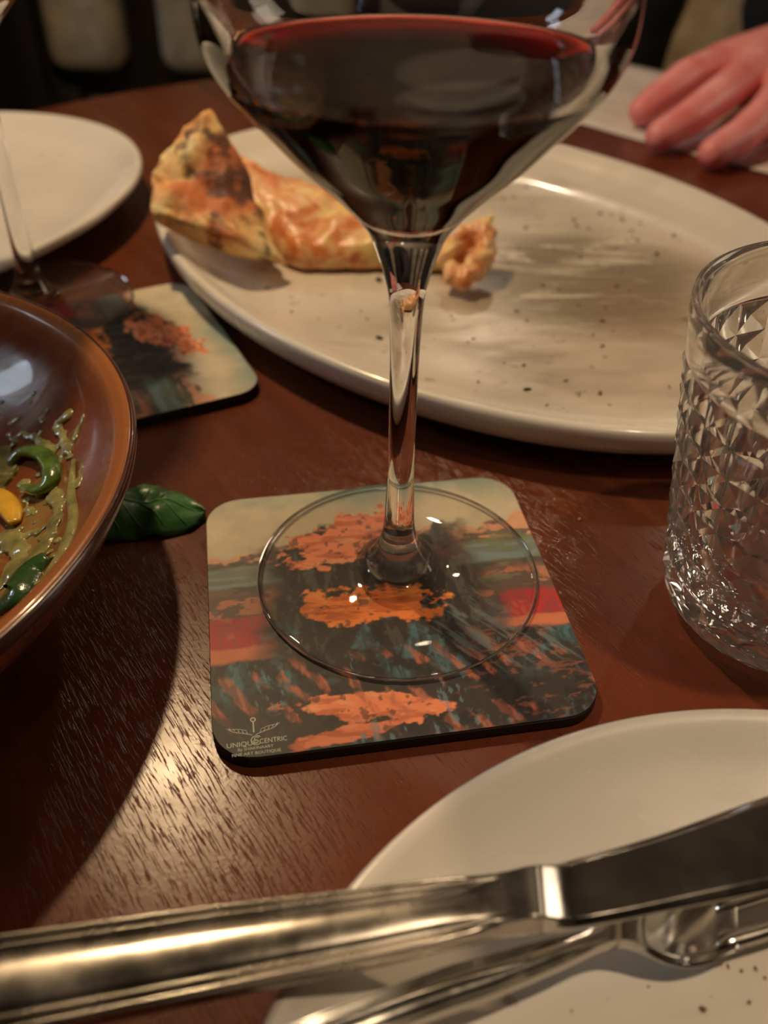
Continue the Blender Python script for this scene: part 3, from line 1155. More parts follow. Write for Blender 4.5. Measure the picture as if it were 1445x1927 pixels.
for j in range(NV):
    for i in range(NU):
        bm.faces.new((front[j][i], front[j][i + 1], front[j + 1][i + 1], front[j + 1][i]))
        q = []
        for w_ in (back[j + 1][i], back[j + 1][i + 1], back[j][i + 1], back[j][i]):
            if w_ not in q:
                q.append(w_)
        try:
            bm.faces.new(q)
        except ValueError:
            pass
obj('crust', bm, m_crust, pz)['label'] = 'puffy folded crust with dark char spots'

# the topped sheet behind and beside the fold
bm = bmesh.new()
NX, NY = 70, 34
xs = np.linspace(-0.098, 0.040, NX + 1)
yf = np.interp(xs, [-0.098, -0.07, -0.052, -0.038, 0.0, 0.03, 0.040], [0.412, 0.398, 0.382, 0.3700, 0.3725, 0.3720, 0.374])
yb = np.interp(xs, [-0.098, -0.08, -0.05, -0.01, 0.02, 0.040], [0.424, 0.446, 0.448, 0.426, 0.404, 0.394])
hb = np.interp(xs, [-0.098, -0.08, -0.05, -0.02, 0.01, 0.040], [0.030, 0.034, 0.028, 0.020, 0.013, 0.010])
topv, botv = [], []
for i in range(NX + 1):
    tr, br = [], []
    for j in range(NY + 1):
        v_ = j / NY
        y = yf[i] + (yb[i] - yf[i]) * v_
        base = 0.0086 + 0.012 * max(0, (-0.05 - xs[i]) / 0.05)
        prof_ = math.sin(math.pi * min(1, v_ * 1.12)) ** 0.55 if v_ < 0.89 else max(0.0, math.sin(math.pi * min(1, v_ * 1.12))) ** 0.55
        e = min(1, min(i, NX - i) / 3, j / 2, (NY - j) / 2)
        z = base + e * (0.0045 + (hb[i] - 0.006) * prof_ * (0.55 + 0.45 * v_)) + e * 0.0045 * fbm((xs[i], y, 0.3), 5, 55)
        p = Vector((xs[i], y + 0.0012 * fbm((xs[i], y, 1.0), 3, 120), z)) - OFF
        tr.append(bm.verts.new(p))
        edge_ = i in (0, NX) or j in (0, NY)
        br.append(tr[-1] if edge_ else bm.verts.new(Vector((xs[i], y, base - 0.0006)) - OFF))
    topv.append(tr)
    botv.append(br)
for i in range(NX):
    for j in range(NY):
        bm.faces.new((topv[i][j], topv[i + 1][j], topv[i + 1][j + 1], topv[i][j + 1]))
        q = []
        for w_ in (botv[i][j], botv[i][j + 1], botv[i + 1][j + 1], botv[i + 1][j]):
            if w_ not in q:
                q.append(w_)
        if len(q) > 2:
            try:
                bm.faces.new(q)
            except ValueError:
                pass
obj('topping', bm, m_top, pz)['label'] = 'cheese and tomato topping'
# curled torn tip
bm = bmesh.new()
tipc = [(a_ - 0.004, b_ + 0.0115, c_ + 0.0018, d_ * 0.92) for a_, b_, c_, d_ in [(0.0290, 0.3610, 0.0130, 0.0050), (0.0375, 0.3660, 0.0200, 0.0055), (0.0440, 0.3660, 0.0245, 0.0045), (0.0450, 0.3590, 0.0180, 0.0050),
        (0.0410, 0.3500, 0.0130, 0.0055), (0.0350, 0.3430, 0.0115, 0.0050), (0.0305, 0.3440, 0.0110, 0.0042), (0.0310, 0.3490, 0.0135, 0.0035)]]
for A, B in zip(tipc, tipc[1:]):
    capsule(bm, V(A[:3]) - OFF, V(B[:3]) - OFF, A[3], B[3])
capsule(bm, V((0.0400, 0.3775, 0.0250)) - OFF, V((0.0430, 0.3800, 0.0290)) - OFF, 0.0035, 0.0018)
bm = remesh(bm, 0.0010, 2, lambda co: 0.0016 * fbm(co, 4, 160))
obj('curled_tip', bm, m_top, pz)['label'] = 'curled torn tip of the slice'


# ------------------------------------------------------------------ crumbs (too many to count)
def crumb_object(name, label, spots, mat, seed):
    rnd = random.Random(seed)
    bm = bmesh.new()
    for p, s in spots:
        b2 = bmesh.new()
        bmesh.ops.create_icosphere(b2, subdivisions=1, radius=1)
        fx, fy, a = s * rnd.uniform(.8, 1.6), s * rnd.uniform(.5, .9), rnd.uniform(0, 6.28)
        vm = {}
        for v in b2.verts:
            k = 1 + 0.35 * rnd.uniform(-1, 1)
            x, y = v.co.x * fx * k, v.co.y * fy * k
            vm[v] = bm.verts.new((p[0] + x * math.cos(a) - y * math.sin(a), p[1] + x * math.sin(a) + y * math.cos(a), p[2] + 0.25 * s + v.co.z * s * .4))
        for f in b2.faces:
            bm.faces.new([vm[v] for v in f.verts])
        b2.free()
    return tag(obj(name, bm, mat), label, 'crumbs', kind='stuff')


m_char = plain('charred_flake', (0.02, 0.016, 0.014), 0.7, scale=300, var=0.4)
m_crumb = plain('brown_crumb', (0.20, 0.095, 0.045), 0.7, scale=300, var=0.5)
big_px = [(503, 543, 1.3), (712, 527, 2.1), (712, 636, 1.5), (992, 734, 1.7), (1147, 766, 1.8), (1085, 797, 1.6), (1168, 806, 1.1), (1205, 422, 1.5), (1130, 402, 1.4), (1150, 405, 1.2), (1170, 415, 1.4),
          (1200, 452, 1.2), (1080, 414, 1.1), (1085, 425, 1.1), (1236, 478, 1.5), (955, 741, 0.8), (560, 570, 0.6), (600, 600, 0.6), (640, 655, 0.7), (548, 560, 0.5)]
crumb_object('crumbs', 'black charred flakes scattered on the big platter', [(at(x, y, 0.0066), s * 0.00085) for x, y, s in big_px], m_char, 3)
rnd = random.Random(11)
sp = []
while len(sp) < 95:
    u, a = math.sqrt(rnd.random()) * 0.80, rnd.uniform(0, 6.283)
    x, y = u * PL_A * math.cos(a), u * PL_B * math.sin(a)
    X = PL_C[0] + x * math.cos(PL_ROT) - y * math.sin(PL_ROT)
    Y = PL_C[1] + x * math.sin(PL_ROT) + y * math.cos(PL_ROT)
    if Y > 0.345 and X < 0.05:
        continue
    sp.append(((X, Y, 0.0064 if u < .66 else 0.0064 + 0.0016 * (u - .66) / .14), rnd.uniform(.0003, .0009)))
crumb_object('crumbs', 'brown crust crumbs strewn over the big platter', sp, m_crumb, 5)
sp = []
for x, y, s in ((1093, 1813, 1.0), (1075, 1903, 1.2), (1324, 1900, 1.5), (1370, 1819, .9), (1395, 1827, .9), (1422, 1823, 1.0), (1220, 1857, .9), (1410, 1886, .9), (920, 1892, .8), (975, 1890, .8), (850, 1915, 1.1), (1008, 1892, .8),
                (1116, 1558, .8), (960, 1890, .6), (1440, 1840, .6), (985, 1868, .5)):
    p = at(x, y, 0.0062)
    sp.append((p, s * 0.00042))
crumb_object('crumbs', 'tiny brown specks on the round near plate', sp, m_crumb, 8)
sp = [(at(x, y, 0.0), s * 0.0004) for x, y, s in ((1090, 977, 1.4), (1043, 940, 1), (1028, 950, .9), (1060, 925, .8), (985, 918, .7), (828, 893, 1.0), (175, 1112, 1.2), (130, 1320, 1.0), (327, 1056, .8), (322, 1075, .6))]
m_pale = plain('pale_crumb', (0.62, 0.50, 0.33), 0.6, scale=300, var=0.3)
crumb_object('crumbs', 'few pale crumbs on the wood around the middle coaster', sp, m_pale, 9)

# ------------------------------------------------------------------ food left in the bowl
m_green = plain('oily_greens', alb(74, 84, 22), 0.2, scale=160, var=0.45, bump=(0.5, 0.001), coat=0.6)
m_dgreen = plain('dark_wilted_leaf', alb(40, 56, 18), 0.22, scale=160, var=0.45, bump=(0.5, 0.001), coat=0.6)
m_yel = plain('yellow_pepper', alb(186, 122, 26), 0.22, scale=90, var=0.25, coat=0.5)
m_sauce = plain('green_sauce', alb(122, 100, 44), 0.22, scale=140, var=0.45, bump=(0.7, 0.0012), coat=0.6)


def strip_px(px, rad, flat, lift):
    pts = [on_bowl(x, y, lift) for x, y in px]
    return tube(bmesh.new(), spline([tuple(p) for p in pts], 7), rad, 8, flat)


def taper(r):
    return lambda t: r * (0.35 + 0.65 * math.sin(math.pi * min(max(t, .02), .98)) ** .6)


tag(obj('pepper_ring', strip_px([(20, 880), (45, 858), (80, 862), (100, 885), (98, 912), (75, 930), (45, 925)], taper(0.0030), .6, .0016), m_green), 'curled green ring of vegetable inside the brown bowl', 'vegetable')
tag(obj('pepper_strip', strip_px([(-30, 930), (0, 940), (22, 965), (30, 990)], taper(0.0036), .35, .0012), m_yel), 'yellow strip of pepper at the left edge inside the bowl', 'vegetable')
tag(obj('wilted_leaf', strip_px([(90, 1055), (62, 1085), (40, 1120), (15, 1140), (-8, 1150)], taper(0.0048), .35, .0014), m_dgreen), 'dark green wilted leaf low on the near wall of the bowl', 'leaf')
tag(obj('onion_strand', strip_px([(140, 870), (136, 930), (140, 985), (122, 1040), (95, 1085), (80, 1110)], taper(0.0016), .6, .0008), m_sauce), 'long pale strand hanging down the right inner wall of the bowl', 'vegetable')
bm = bmesh.new()
rnd = random.Random(4)
for path, r in (([(95, 905), (110, 960), (95, 1010), (60, 1060)], .0026), ([(130, 780), (110, 800), (120, 825), (128, 850)], .0018), ([(160, 775), (150, 800), (140, 830)], .001),
                ([(10, 1010), (40, 1040), (20, 1090)], .0036), ([(155, 870), (150, 900), (146, 915)], .0013), ([(75, 830), (90, 845), (105, 850)], .002), ([(0, 860), (15, 880), (5, 905)], .004)):
    pts = spline([tuple(on_bowl(x, y, 0.0002)) for x, y in path], 6)
    for A, B in zip(pts, pts[1:]):
        capsule(bm, A, B, r * rnd.uniform(.6, 1.1), r * rnd.uniform(.6, 1.1), 8, 3)
for _ in range(170):
    x, y = rnd.gauss(60, 55), rnd.gauss(960, 110)
    p = on_bowl(x, y, 0.0)
    if x > 170 or math.hypot(p.x - BW_C[0], p.y - BW_C[1]) > 0.093:
        continue
    capsule(bm, p, p + V((0.0008, 0.0003, 0)), rnd.uniform(.0006, .0016), rnd.uniform(.0006, .0014), 8, 3)
bm = remesh(bm, 0.00075, 1, lambda co: 0.0009 * fbm(co, 3, 260))
for v in bm.verts:
    bz = bowl_z(math.hypot(v.co.x - BW_C[0], v.co.y - BW_C[1]))
    v.co.z = bz + (v.co.z - bz) * 0.45
tag(obj('sauce_remains', bm, m_sauce), 'smeared green-yellow sauce inside the brown bowl', 'sauce', kind='stuff')

# ------------------------------------------------------------------ basil leaf on the table
m_leaf = NT('basil_green')
v = m_leaf.coord()
f = m_leaf.noise(v, 120, 4)
m_leaf = m_leaf.set(base=m_leaf.ramp(f, [(0.3, alb(22, 40, 14)), (0.7, alb(52, 82, 30))]), rough=0.42, spec=0.35, coat=0.15, coat_rough=0.2, normal=m_leaf.bump(f, 0.6, 0.001))
leaf = thing('basil_leaf', 'wet dark green basil leaf lying between bowl and coaster', 'leaf', (-0.0772, 0.2126, 0.0), math.radians(10))
LL, LW = 0.046, 0.0118
bm = bmesh.new()
NU, NV = 36, 16
rows = []


def leaf_pt(s, w):
    x = -LL / 2 + LL * s
    hw = LW * max(0.0, 1 - abs(2 * s - 1) ** 3.2) ** 0.75
    y = w * hw
    z = 0.0030 + 0.0045 * math.sin(math.pi * s) * (1 - 0.9 * w * w) + 0.0012 * math.exp(-(w / .18) ** 2) * -1 + 0.0010 * math.sin(18 * s + 2.5 * abs(w)) * (1 - s * .3) * math.sin(math.pi * s)
    z += 0.0014 * fbm((x, y, 2.0), 4, 130) - 0.0022 * max(0, abs(w) - .6) / .4
    return Vector((x, y - 0.004 * (s - .5) ** 2 * 4 + 0.002, max(z, 0.0006)))


for i in range(NU + 1):
    s = i / NU
    s_ = min(max(s, 0.004), 0.996)
    rows.append([bm.verts.new(leaf_pt(s_, -1 + 2 * j / NV)) for j in range(NV + 1)])
for i in range(NU):
    for j in range(NV):
        bm.faces.new((rows[i][j], rows[i + 1][j], rows[i + 1][j + 1], rows[i][j + 1]))
lf = obj('leaf_blade', bm, m_leaf, leaf)
md = lf.modifiers.new('thick', 'SOLIDIFY')
md.thickness = 0.0005
md.offset = -1
m_rib = plain('leaf_rib', alb(70, 92, 40), 0.35, scale=200)
bm = tube(bmesh.new(), [leaf_pt(s, 0.0) + V((0, 0, 0.0002)) for s in np.linspace(0.02, 0.97, 24)], lambda t: 0.00055 * (1 - .7 * t), 6)
for k in range(5):
    for sd in (-1, 1):
        s0 = 0.15 + 0.14 * k
        tube(bm, [leaf_pt(s0 + 0.16 * t, sd * .8 * t) + V((0, 0, 0.0001)) for t in np.linspace(0.02, 1, 8)], lambda t: 0.0003 * (1 - .6 * t), 5)
obj('midrib', bm, m_rib, leaf)['label'] = 'paler veins'

# ------------------------------------------------------------------ knife
K_ANG = math.atan2(0.0120, 0.045)
m_knife = mat_steel('worn_steel', (0.44, 0.405, 0.36, 1), 0.24, 0.12)
m_blade = mat_steel('polished_blade', (0.66, 0.62, 0.57, 1), 0.13, 0.25)
m_fork = mat_steel('polished_fork', (0.62, 0.60, 0.56, 1), 0.13, 0.2)
KZ = 0.0275
k0 = at(500, 1800, KZ)
knife = thing('table_knife', 'steel table knife with reeded handle across the near plate', 'knife', (k0.x, k0.y, KZ))


def interp_px(tab, x):
    X = [a for a, b in tab]
    Y = [b for a, b in tab]
    return float(sum(np.interp(x + d, X, Y) for d in (-24, -16, -8, 0, 8, 16, 24)) / 7.0)


K_TOP = [(-420, 1828), (-260, 1803), (-60, 1774), (0, 1765), (200, 1738), (400, 1711), (600, 1688), (800, 1664), (930, 1647), (990, 1638), (1060, 1622), (1150, 1598), (1250, 1568), (1340, 1535), (1400, 1512), (1445, 1497), (1600, 1452), (1750, 1424), (1860, 1425)]
K_BOT = [(-420, 2037), (-260, 2010), (-60, 1976), (0, 1964), (200, 1922), (400, 1880), (600, 1838), (700, 1817), (850, 1782), (932, 1762), (1000, 1756), (1040, 1755), (1164, 1734), (1300, 1706), (1445, 1677), (1600, 1645), (1750, 1606), (1860, 1560)]
REED = [(0, .0), (.012, .50), (.035, .85), (.06, .92), (.085, .80), (.105, .45), (.125, .45), (.145, .82), (.165, .92), (.185, .78), (.205, .50), (.23, .62), (.30, .84), (.40, .92), (.5, .95), (.6, .92), (.70, .84), (.77, .72),
        (.795, .52), (.815, .80), (.835, .92), (.855, .82), (.875, .45), (.895, .45), (.915, .80), (.94, .92), (.965, .85), (.988, .50), (1, 0)]


def knife_secs(xs, hfun, blend):
    secs = []
    for x in xs:
        T = at(x, interp_px(K_TOP, x), KZ) - k0
        B = at(x + 12, interp_px(K_BOT, x + 12), KZ) - k0
        T.z = B.z = 0
        hu, hd = hfun(x)
        b = blend(x)
        up_, dn_ = [], []
        for t, h in REED:
            flat = min(1, 8 * min(t, 1 - t) + (0.15 if 0 < t < 1 else 0)) if 0 < t < 1 else 0
            hh = h * (1 - b) + flat * b
            p = T.lerp(B, t)
            up_.append(p + V((0, 0, hu * (hh - 0.0))))
            dn_.append(p - V((0, 0, hd * (0.12 if t in (0, 1) else min(1, 10 * min(t, 1 - t) + .3)))))
        secs.append(up_ + dn_[::-1])
    return secs


hx = list(np.linspace(-420, 930, 54)) + list(np.linspace(940, 1010, 10))
sm_ = lambda a, b, x: (lambda t: t * t * (3 - 2 * t))(min(1, max(0, (x - a) / (b - a))))
HU = lambda x: 0.0029 + 0.0009 * math.exp(-((x - 992) / 34.0) ** 2) - 0.0019 * sm_(990, 1085, x)
HD = lambda x: 0.0034 - 0.0024 * sm_(880, 1085, x)
secs = knife_secs(hx, lambda x: (HU(x), HD(x)), lambda x: sm_(790, 950, x))
s0 = [sum((Vector(p) for p in secs[0]), Vector()) / len(secs[0]) + (Vector(p) - sum((Vector(q) for q in secs[0]), Vector()) / len(secs[0])) * .6 - V((.0035, -.0005, 0)) for p in secs[0]]
obj('handle', loft(bmesh.new(), [s0] + secs), m_knife, knife)['label'] = 'reeded steel handle'
bx = list(np.linspace(1008, 1068, 10)) + list(np.linspace(1075, 1860, 30))
secs = knife_secs(bx, lambda x: (HU(x), HD(x)), lambda x: 1.0)
ctr = sum((Vector(p) for p in secs[-1]), Vector()) / len(secs[-1])
tipd = (ctr - sum((Vector(p) for p in secs[-4]), Vector()) / len(secs[-4])).normalized()
for k, o_ in ((.75, .004), (.45, .0075), (.1, .0095)):
    secs.append([ctr + (Vector(p) - ctr) * k + tipd * o_ for p in secs[-1 if k == .75 else -1]] if False else [ctr + (Vector(p) - ctr) * k + tipd * o_ for p in secs[len(bx) - 1]])
obj('blade', loft(bmesh.new(), secs), m_blade, knife)['label'] = 'smooth polished blade'

# ------------------------------------------------------------------ fork
f0 = at(1000, 1830, 0.018)
fork = thing('table_fork', 'steel fork lying under the knife on the near plate', 'fork', (f0.x, f0.y, 0.018))
F_TOP = [(120, 2086), (380, 1992), (540, 1934), (700, 1873), (855, 1816), (957, 1790), (1061, 1762), (1143, 1742), (1190, 1733), (1225, 1695), (1277, 1640), (1339, 1585), (1390, 1545)]
F_BOT = [(120, 2184), (380, 2085), (540, 2022), (700, 1962), (793, 1927), (932, 1878), (1061, 1822), (1143, 1781), (1190, 1780), (1220, 1801), (1277, 1824), (1339, 1816), (1390, 1788)]
F_Z = [(120, 0.0258), (380, 0.0236), (600, 0.0225), (855, 0.0203), (1061, 0.0190), (1150, 0.0184), (1190, 0.0175), (1230, 0.0150), (1280, 0.0128), (1340, 0.0120), (1390, 0.0125)]


def fork_secs(xs, ridged):
    secs = []
    for x in xs:
        z = interp_px(F_Z, x)
        T, B = at(x, interp_px(F_TOP, x), z) - f0, at(x, interp_px(F_BOT, x), z) - f0
        b = ridged(x)
        dish_ = 0.0026 * sm_(1190, 1300, x)
        th = 0.0018 - 0.0006 * sm_(1150, 1250, x)
        up_, dn_ = [], []
        for t, h in REED:
            p = T.lerp(B, t)
            bow = -dish_ * (1 - (2 * t - 1) ** 2) + 0.0026 * sm_(1250, 1390, x) * max(0, .45 - t)
            flat = min(1, 8 * min(t, 1 - t) + .15) if 0 < t < 1 else 0
            up_.append(p + V((0, 0, th * (h * b + flat * (1 - b)) + bow)))
            dn_.append(p + V((0, 0, -th * (.1 if t in (0, 1) else min(1, 10 * min(t, 1 - t) + .3)) + bow)))
        secs.append(up_ + dn_[::-1])
    return secs


obj('handle', loft(bmesh.new(), fork_secs(np.linspace(120, 1165, 48), lambda x: 1 - sm_(1000, 1150, x))), m_fork, fork)['label'] = 'ridged fork handle'
obj('head', loft(bmesh.new(), fork_secs(np.linspace(1160, 1390, 30), lambda x: 0.0)), m_fork, fork)['label'] = 'hollowed root of the fork'
T, B = at(1390, F_TOP[-1][1], 0.0125) - f0, at(1390, F_BOT[-1][1], 0.0125) - f0
fd = (at(1445, 1690, 0.0095) - at(1330, 1719, 0.0095))
fd.z = 0
fd.normalize()
for k in range(4):
    a_, b_ = (k + 0.02 + .08 * (k > 0)) / 4, (k + 0.98 - .08 * (k < 3)) / 4
    if k in (0, 1, 2):
        b_ -= .035
    if k in (1, 2, 3):
        a_ += .035
    A0, B0 = T.lerp(B, a_), T.lerp(B, b_)
    secs = []
    for t in np.linspace(0, 1, 14):
        w = 1 - .45 * t
        mid = (A0 + B0) / 2
        dz = (0.0070 - 0.0007 * k) * t * t + (0.0035 - 0.0008 * k) * t
        hw = (B0 - A0) * .5 * w * (1 if t < .95 else .5)
        th = 0.0011 * (1 - .35 * t)
        bow = -0.0026 * (1 - (2 * ((a_ + b_) / 2) - 1) ** 2) * (1 - t) + 0.0026 * max(0, .45 - (a_ + b_) / 2)
        c_ = mid + fd * (0.048 * t - 0.0045) + V((0, 0, dz + bow))
        secs.append([c_ - hw + V((0, 0, -.3 * th)), c_ - hw * .6 + V((0, 0, th)), c_ + hw * .6 + V((0, 0, th)), c_ + hw + V((0, 0, -.3 * th)), c_ + hw * .6 + V((0, 0, -th)), c_ - hw * .6 + V((0, 0, -th))])
    obj('tine', loft(bmesh.new(), secs), m_fork, fork)

# ------------------------------------------------------------------ menu sheet
tp = NT('menu_paper')
v = tp.coord('Object', (14, 160, 1))
f = tp.noise(v, 1.0, 3, 0.5)
m_paper = tp.set(base=tp.mix(tp.ramp(f, [(0.52, (0, 0, 0)), (0.60, (0.4, 0.4, 0.4))]), (0.78, 0.72, 0.70, 1), (0.42, 0.38, 0.38, 1)), rough=0.7)
bm = bmesh.new()
NU, NV = 24, 14
rows = []
for j in range(NV + 1):
    rows.append([bm.verts.new((0.29 * i / NU, 0.145 * j / NV, 0.0006 + 0.0016 * max(0, (0.3 - i / NU)) * (1 + math.sin(3 * j / NV)) + 0.0008 * (math.sin(i * .5 + j * .3) + 1) * .5)) for i in range(NU + 1)])
for j in range(NV):
    for i in range(NU):
        bm.faces.new((rows[j][i], rows[j][i + 1], rows[j + 1][i + 1], rows[j + 1][i]))
menu = tag(obj('menu_sheet', bm, m_paper), 'white paper sheet lying under the fingers at the far edge', 'paper')
menu.location = (0.078, 0.633, 0.0)
menu.rotation_euler = (0, 0, math.atan2(-0.0823, 0.0946))
md = menu.modifiers.new('thick', 'SOLIDIFY')
md.thickness = 0.0003

# ------------------------------------------------------------------ seated person across the table
PX = 0.335
person = thing('person', 'seated person in a navy jacket resting one hand on the paper', 'person', (PX, 1.06, FLOOR_Z))
PO = V((PX, 1.06, FLOOR_Z))
ts = NT('skin')
v = ts.coord()
f = ts.noise(v, 45, 4)
m_skin = ts.set(base=ts.ramp(f, [(0.3, alb(186, 84, 66)), (0.7, alb(214, 112, 88))]), rough=0.45, sss=0.15, sss_scale=0.01, sss_rad=(1, .35, .2))
bm = bmesh.new()
# left hand, palm down, fingers spread on the sheet
FING = [[(0.1535, 0.5935, 0.0110, .0088), (0.1680, 0.6070, 0.0165, .0104), (0.1860, 0.6250, 0.0225, .0114), (0.2150, 0.6580, 0.0225, .0125)],
        [(0.1550, 0.5490, 0.0105, .0090), (0.1740, 0.5640, 0.0155, .0106), (0.1960, 0.5870, 0.0215, .0116), (0.2290, 0.6340, 0.0240, .0128)],
        [(0.1790, 0.5230, 0.0100, .0088), (0.1970, 0.5380, 0.0140, .0102), (0.2170, 0.5620, 0.0195, .0110), (0.2450, 0.6110, 0.0225, .0124)],
        [(0.2180, 0.5170, 0.0092, .0076), (0.2310, 0.5320, 0.0125, .0088), (0.2440, 0.5520, 0.0165, .0096), (0.2600, 0.5950, 0.0205, .0112)]]
for F in FING:
    for A, B in zip(F, F[1:]):
        capsule(bm, V(A[:3]) - PO, V(B[:3]) - PO, A[3], B[3])
WR = V((0.2960, 0.7080, 0.0275))
for F in FING:
    A = F[-1]
    capsule(bm, V(A[:3]) - PO, WR - PO + V((-.012 + .006 * FING.index(F), -.01, 0)), .0135, .019)
for A, B in zip(FING, FING[1:]):
    capsule(bm, V(A[-1][:3]) - PO + V((.010, .010, 0)), V(B[-1][:3]) - PO + V((.010, .010, 0)), .0110, .0110)
TH = [(0.2300, 0.6960, 0.0100, .0086), (0.2500, 0.7060, 0.0130, .0098), (0.2700, 0.7080, 0.0190, .0110), (0.2900, 0.7060, 0.0250, .0150)]
for A, B in zip(TH, TH[1:]):
    capsule(bm, V(A[:3]) - PO, V(B[:3]) - PO, A[3], B[3])
EL_L, SH_L = V((0.470, 0.955, 0.030)), V((0.505, 1.13, 0.310))
capsule(bm, WR - PO, WR.lerp(EL_L, .45) - PO, .0225, .030)
hand_bm = remesh(bm, 0.0019, 3)
me_h = bpy.data.meshes.new('h')
hand_bm.to_mesh(me_h)
hand_bm.free()
# rest of the body as one surface
bm = bmesh.new()
EL_R, SH_R = V((0.030, 0.945, 0.005)), V((0.175, 1.12, 0.305))
WR_R = V((0.190, 0.985, -0.130))
def cap(a, b, ra, rb):
    capsule(bm, V(a) - PO, V(b) - PO, ra, rb, 18, 6)
cap(WR.lerp(EL_L, .4), EL_L, .031, .040)
cap(EL_L, SH_L, .042, .055)
cap(SH_R, EL_R, .055, .042)
cap(EL_R, WR_R, .040, .026)
cap(WR_R, WR_R + V((.045, -.012, -.02)), .026, .028)
for k in range(4):
    cap(WR_R + V((.045, -.028 + .012 * k, -.022)), WR_R + V((.113, -.045 + .014 * k, -.035)), .0095, .0080)
cap(WR_R + V((.03, .005, -.01)), WR_R + V((.07, .015, -.02)), .011, .008)
YB = 1.13
cap((PX - .08, YB, -0.155), (PX + .08, YB, -0.155), .108, .108)
cap((PX - .05, YB, 0.04), (PX + .05, YB, 0.04), .104, .104)
cap((PX - .085, YB, 0.22), (PX + .085, YB, 0.22), .104, .104)
cap((PX, YB, -0.15), (PX, YB, 0.24), .118, .11)
cap((PX - .16, YB - .01, 0.315), (PX + .16, YB - .01, 0.315), .055, .055)
cap((PX, YB - .01, 0.32), (PX, YB - .045, 0.45), .060, .055)
cap((PX, YB - .05, 0.51), (PX, YB - .035, 0.58), .078, .090)          # jaw and skull
cap((PX, YB - .095, 0.472), (PX, YB - .09, 0.52), .035, .045)
cap((PX, YB - .145, 0.517), (PX, YB - .130, 0.555), .013, .008)        # nose
for s in (-1, 1):
    cap((PX + s * .084, YB - .035, 0.520), (PX + s * .088, YB - .028, 0.555), .012, .016)   # ears
    cap((PX + s * .09, YB - .04, -0.185), (PX + s * .125, 0.68, -0.195), .086, .062)     # thigh
    cap((PX + s * .125, 0.68, -0.195), (PX + s * .125, 0.72, -0.66), .060, .042)
    cap((PX + s * .125, 0.73, -0.70), (PX + s * .135, 0.60, -0.715), .036, .030)
    cap((PX + s * .018, YB - .132, 0.486), (PX, YB - .134, 0.486), .008, .009)              # lips
    cap((PX + s * .034, YB - .125, 0.568), (PX + s * .022, YB - .130, 0.569), .009, .009)   # brow
bm = remesh(bm, 0.0075, 2)
bm.from_mesh(me_h)
bpy.data.meshes.remove(me_h)
obj('body', bm, m_skin, person, recalc=False)
for s in (-1, 1):
    b2 = bmesh.new()
    bmesh.ops.create_uvsphere(b2, u_segments=16, v_segments=10, radius=0.0115)
    for v in b2.verts:
        v.co += V((PX + s * .032, YB - .1235, 0.552)) - PO
    obj('eye', b2, plain('eye_white', (0.5, 0.45, 0.4), 0.2), person)
bm = bmesh.new()
cap((PX, YB - .005, 0.58), (PX, YB, 0.595), .093, .096)
cap((PX, YB + .015, 0.49), (PX, YB + .005, 0.58), .078, .094)
obj('hair', remesh(bm, 0.006, 2, lambda co: .004 * fbm(co, 4, 60)), plain('brown_hair', (0.035, 0.02, 0.012), 0.5, scale=200, var=.4), person)
m_navy = plain('navy_cloth', (0.010, 0.014, 0.024), 0.85, scale=70, var=0.35, bump=(0.4, 0.003))
m_beige = plain('beige_cloth', (0.55, 0.45, 0.33), 0.9, scale=50, var=0.25, bump=(0.4, 0.004))
m_trou = plain('brown_trousers', (0.10, 0.07, 0.045), 0.9, scale=60, var=0.3)
bm = bmesh.new()
cap((PX - .07, YB, 0.04), (PX + .07, YB, 0.04), .128, .128)
cap((PX - .08, YB, -0.12), (PX + .08, YB, -0.12), .135, .135)
cap((PX - .09, YB, 0.22), (PX + .09, YB, 0.22), .124, .124)
cap((PX, YB, -0.12), (PX, YB, 0.29), .148, .10)
cap((PX - .12, YB - .01, 0.31), (PX + .12, YB - .01, 0.31), .062, .062)
obj('shirt', remesh(bm, 0.008, 2, lambda co: .004 * fbm(co, 3, 14)), m_beige, person)['label'] = 'beige shirt front'
bm = bmesh.new()
cap(SH_R, SH_R.lerp(EL_R, .5), .074, .064)
cap(SH_R.lerp(EL_R, .5), EL_R, .064, .054)
cap(EL_R, EL_R.lerp(WR_R, .85), .054, .040)
cap(SH_L, EL_L, .072, .056)
cap(EL_L, EL_L.lerp(WR, .80), .056, .036)
cap(SH_R + V((.04, .02, .0)), SH_L + V((-.04, .02, 0)), .074, .074)
for s in (-1, 1):
    cap((PX + s * .15, YB - .02, 0.29), (PX + s * .165, YB - .02, 0.0), .075, .085)
    cap((PX + s * .165, YB - .02, 0.0), (PX + s * .175, YB - .02, -0.14), .085, .085)
for s in (-1, 1):
    o_ = .112 if s < 0 else .054
    cap((PX + s * (o_ + .01), YB - .075, 0.26), (PX + s * o_, YB - .090, 0.0), .060, .068)
    cap((PX + s * o_, YB - .090, 0.0), (PX + s * (o_ + .008), YB - .085, -0.10), .068, .070)
cap((PX - .1, YB + .075, 0.26), (PX + .1, YB + .075, 0.26), .085, .085)
cap((PX - .1, YB + .06, -0.10), (PX + .1, YB + .06, -0.10), .10, .10)
cap((PX - .08, YB + .075, 0.05), (PX + .08, YB + .075, 0.05), .09, .09)
obj('jacket', remesh(bm, 0.008, 2, lambda co: .006 * fbm(co, 3, 13)), m_navy, person)['label'] = 'dark navy jacket'
bm = bmesh.new()
for s in (-1, 1):
    cap((PX + s * .09, YB - .04, -0.185), (PX + s * .125, 0.68, -0.195), .096, .073)
    cap((PX + s * .125, 0.68, -0.195), (PX + s * .125, 0.72, -0.67), .072, .054)
cap((PX - .09, YB, -0.16), (PX + .09, YB, -0.16), .132, .132)
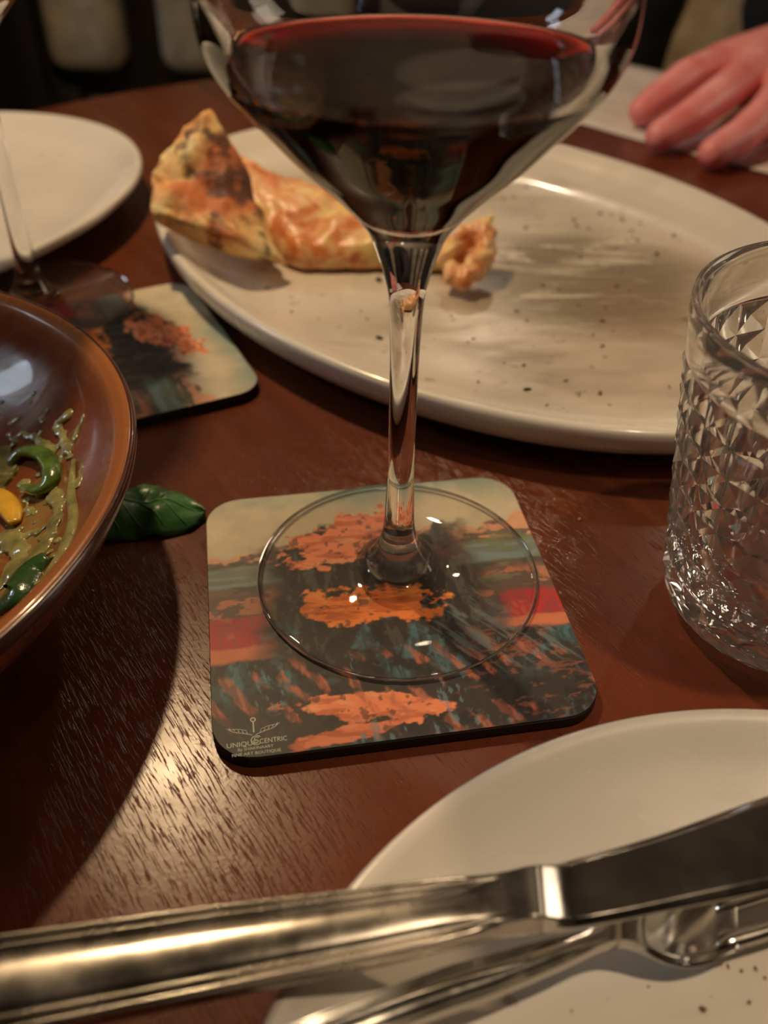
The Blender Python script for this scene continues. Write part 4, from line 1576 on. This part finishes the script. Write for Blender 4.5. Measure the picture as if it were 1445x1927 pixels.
obj('trousers', remesh(bm, 0.010, 2), m_trou, person)
for s in (-1, 1):
    bm = bmesh.new()
    cap((PX + s * .125, 0.74, -0.702), (PX + s * .138, 0.59, -0.714), .045, .034)
    obj('shoe', remesh(bm, 0.006, 2), m_post, person)
# bright band at the left wrist
wd = (EL_L - WR).normalized()
bm = bmesh.new()
q = wd.to_track_quat('Z', 'Y')
cpt = WR + wd * 0.030 - PO
rings = []
for k in range(32):
    a_ = 2 * math.pi * k / 32
    rings.append([cpt + q @ V(((0.0262 + .0018 * math.cos(b)) * math.cos(a_), (0.0262 + .0018 * math.cos(b)) * math.sin(a_), .004 * math.sin(b))) for b in [2 * math.pi * j / 8 for j in range(8)]])
loft(bm, rings + [rings[0]], caps=False)
obj('bracelet', bm, mat_steel('silver_band', (0.8, 0.77, 0.7, 1), 0.15), person)['label'] = 'silver wrist band'


# ------------------------------------------------------------------ chairs
m_up = plain('taupe_upholstery', (0.40, 0.35, 0.28), 0.9, scale=16, var=0.45, bump=(0.3, 0.004))


def chair(label, loc, rz):
    c = thing('dining_chair', label, 'chair', loc, rz, 'chairs beyond the table')
    obj('backrest_frame', rbox((-0.215, 0.03, 0.57), (0.215, 0.06, 1.04), 0.008, 2), m_post, c)
    for k in range(3):
        x = -0.137 + 0.137 * k
        obj('back_cushion', rbox((x - .047, -0.03, 0.615), (x + .047, 0.034, 1.03), 0.022, 4), m_up, c)
    obj('seat', rbox((-0.22, -0.43, 0.37), (0.22, 0.05, 0.445), 0.03, 4), m_up, c)
    for sx in (-1, 1):
        obj('leg', rbox((sx * .185 - .02, -.40, 0), (sx * .185 + .02, -.36, .38), .005, 2), m_post, c)
        obj('leg', rbox((sx * .185 - .02, .02, 0), (sx * .185 + .02, .06, .60), .005, 2), m_post, c)
    return c


chair1 = chair('dark framed chair with taupe back cushions beyond the table, beside the black post', (-0.235, 1.23, FLOOR_Z), 0.0)
dup(chair1, (PX, 1.335, FLOOR_Z), 0.0, 'dark framed chair with taupe back cushions that the person sits on')
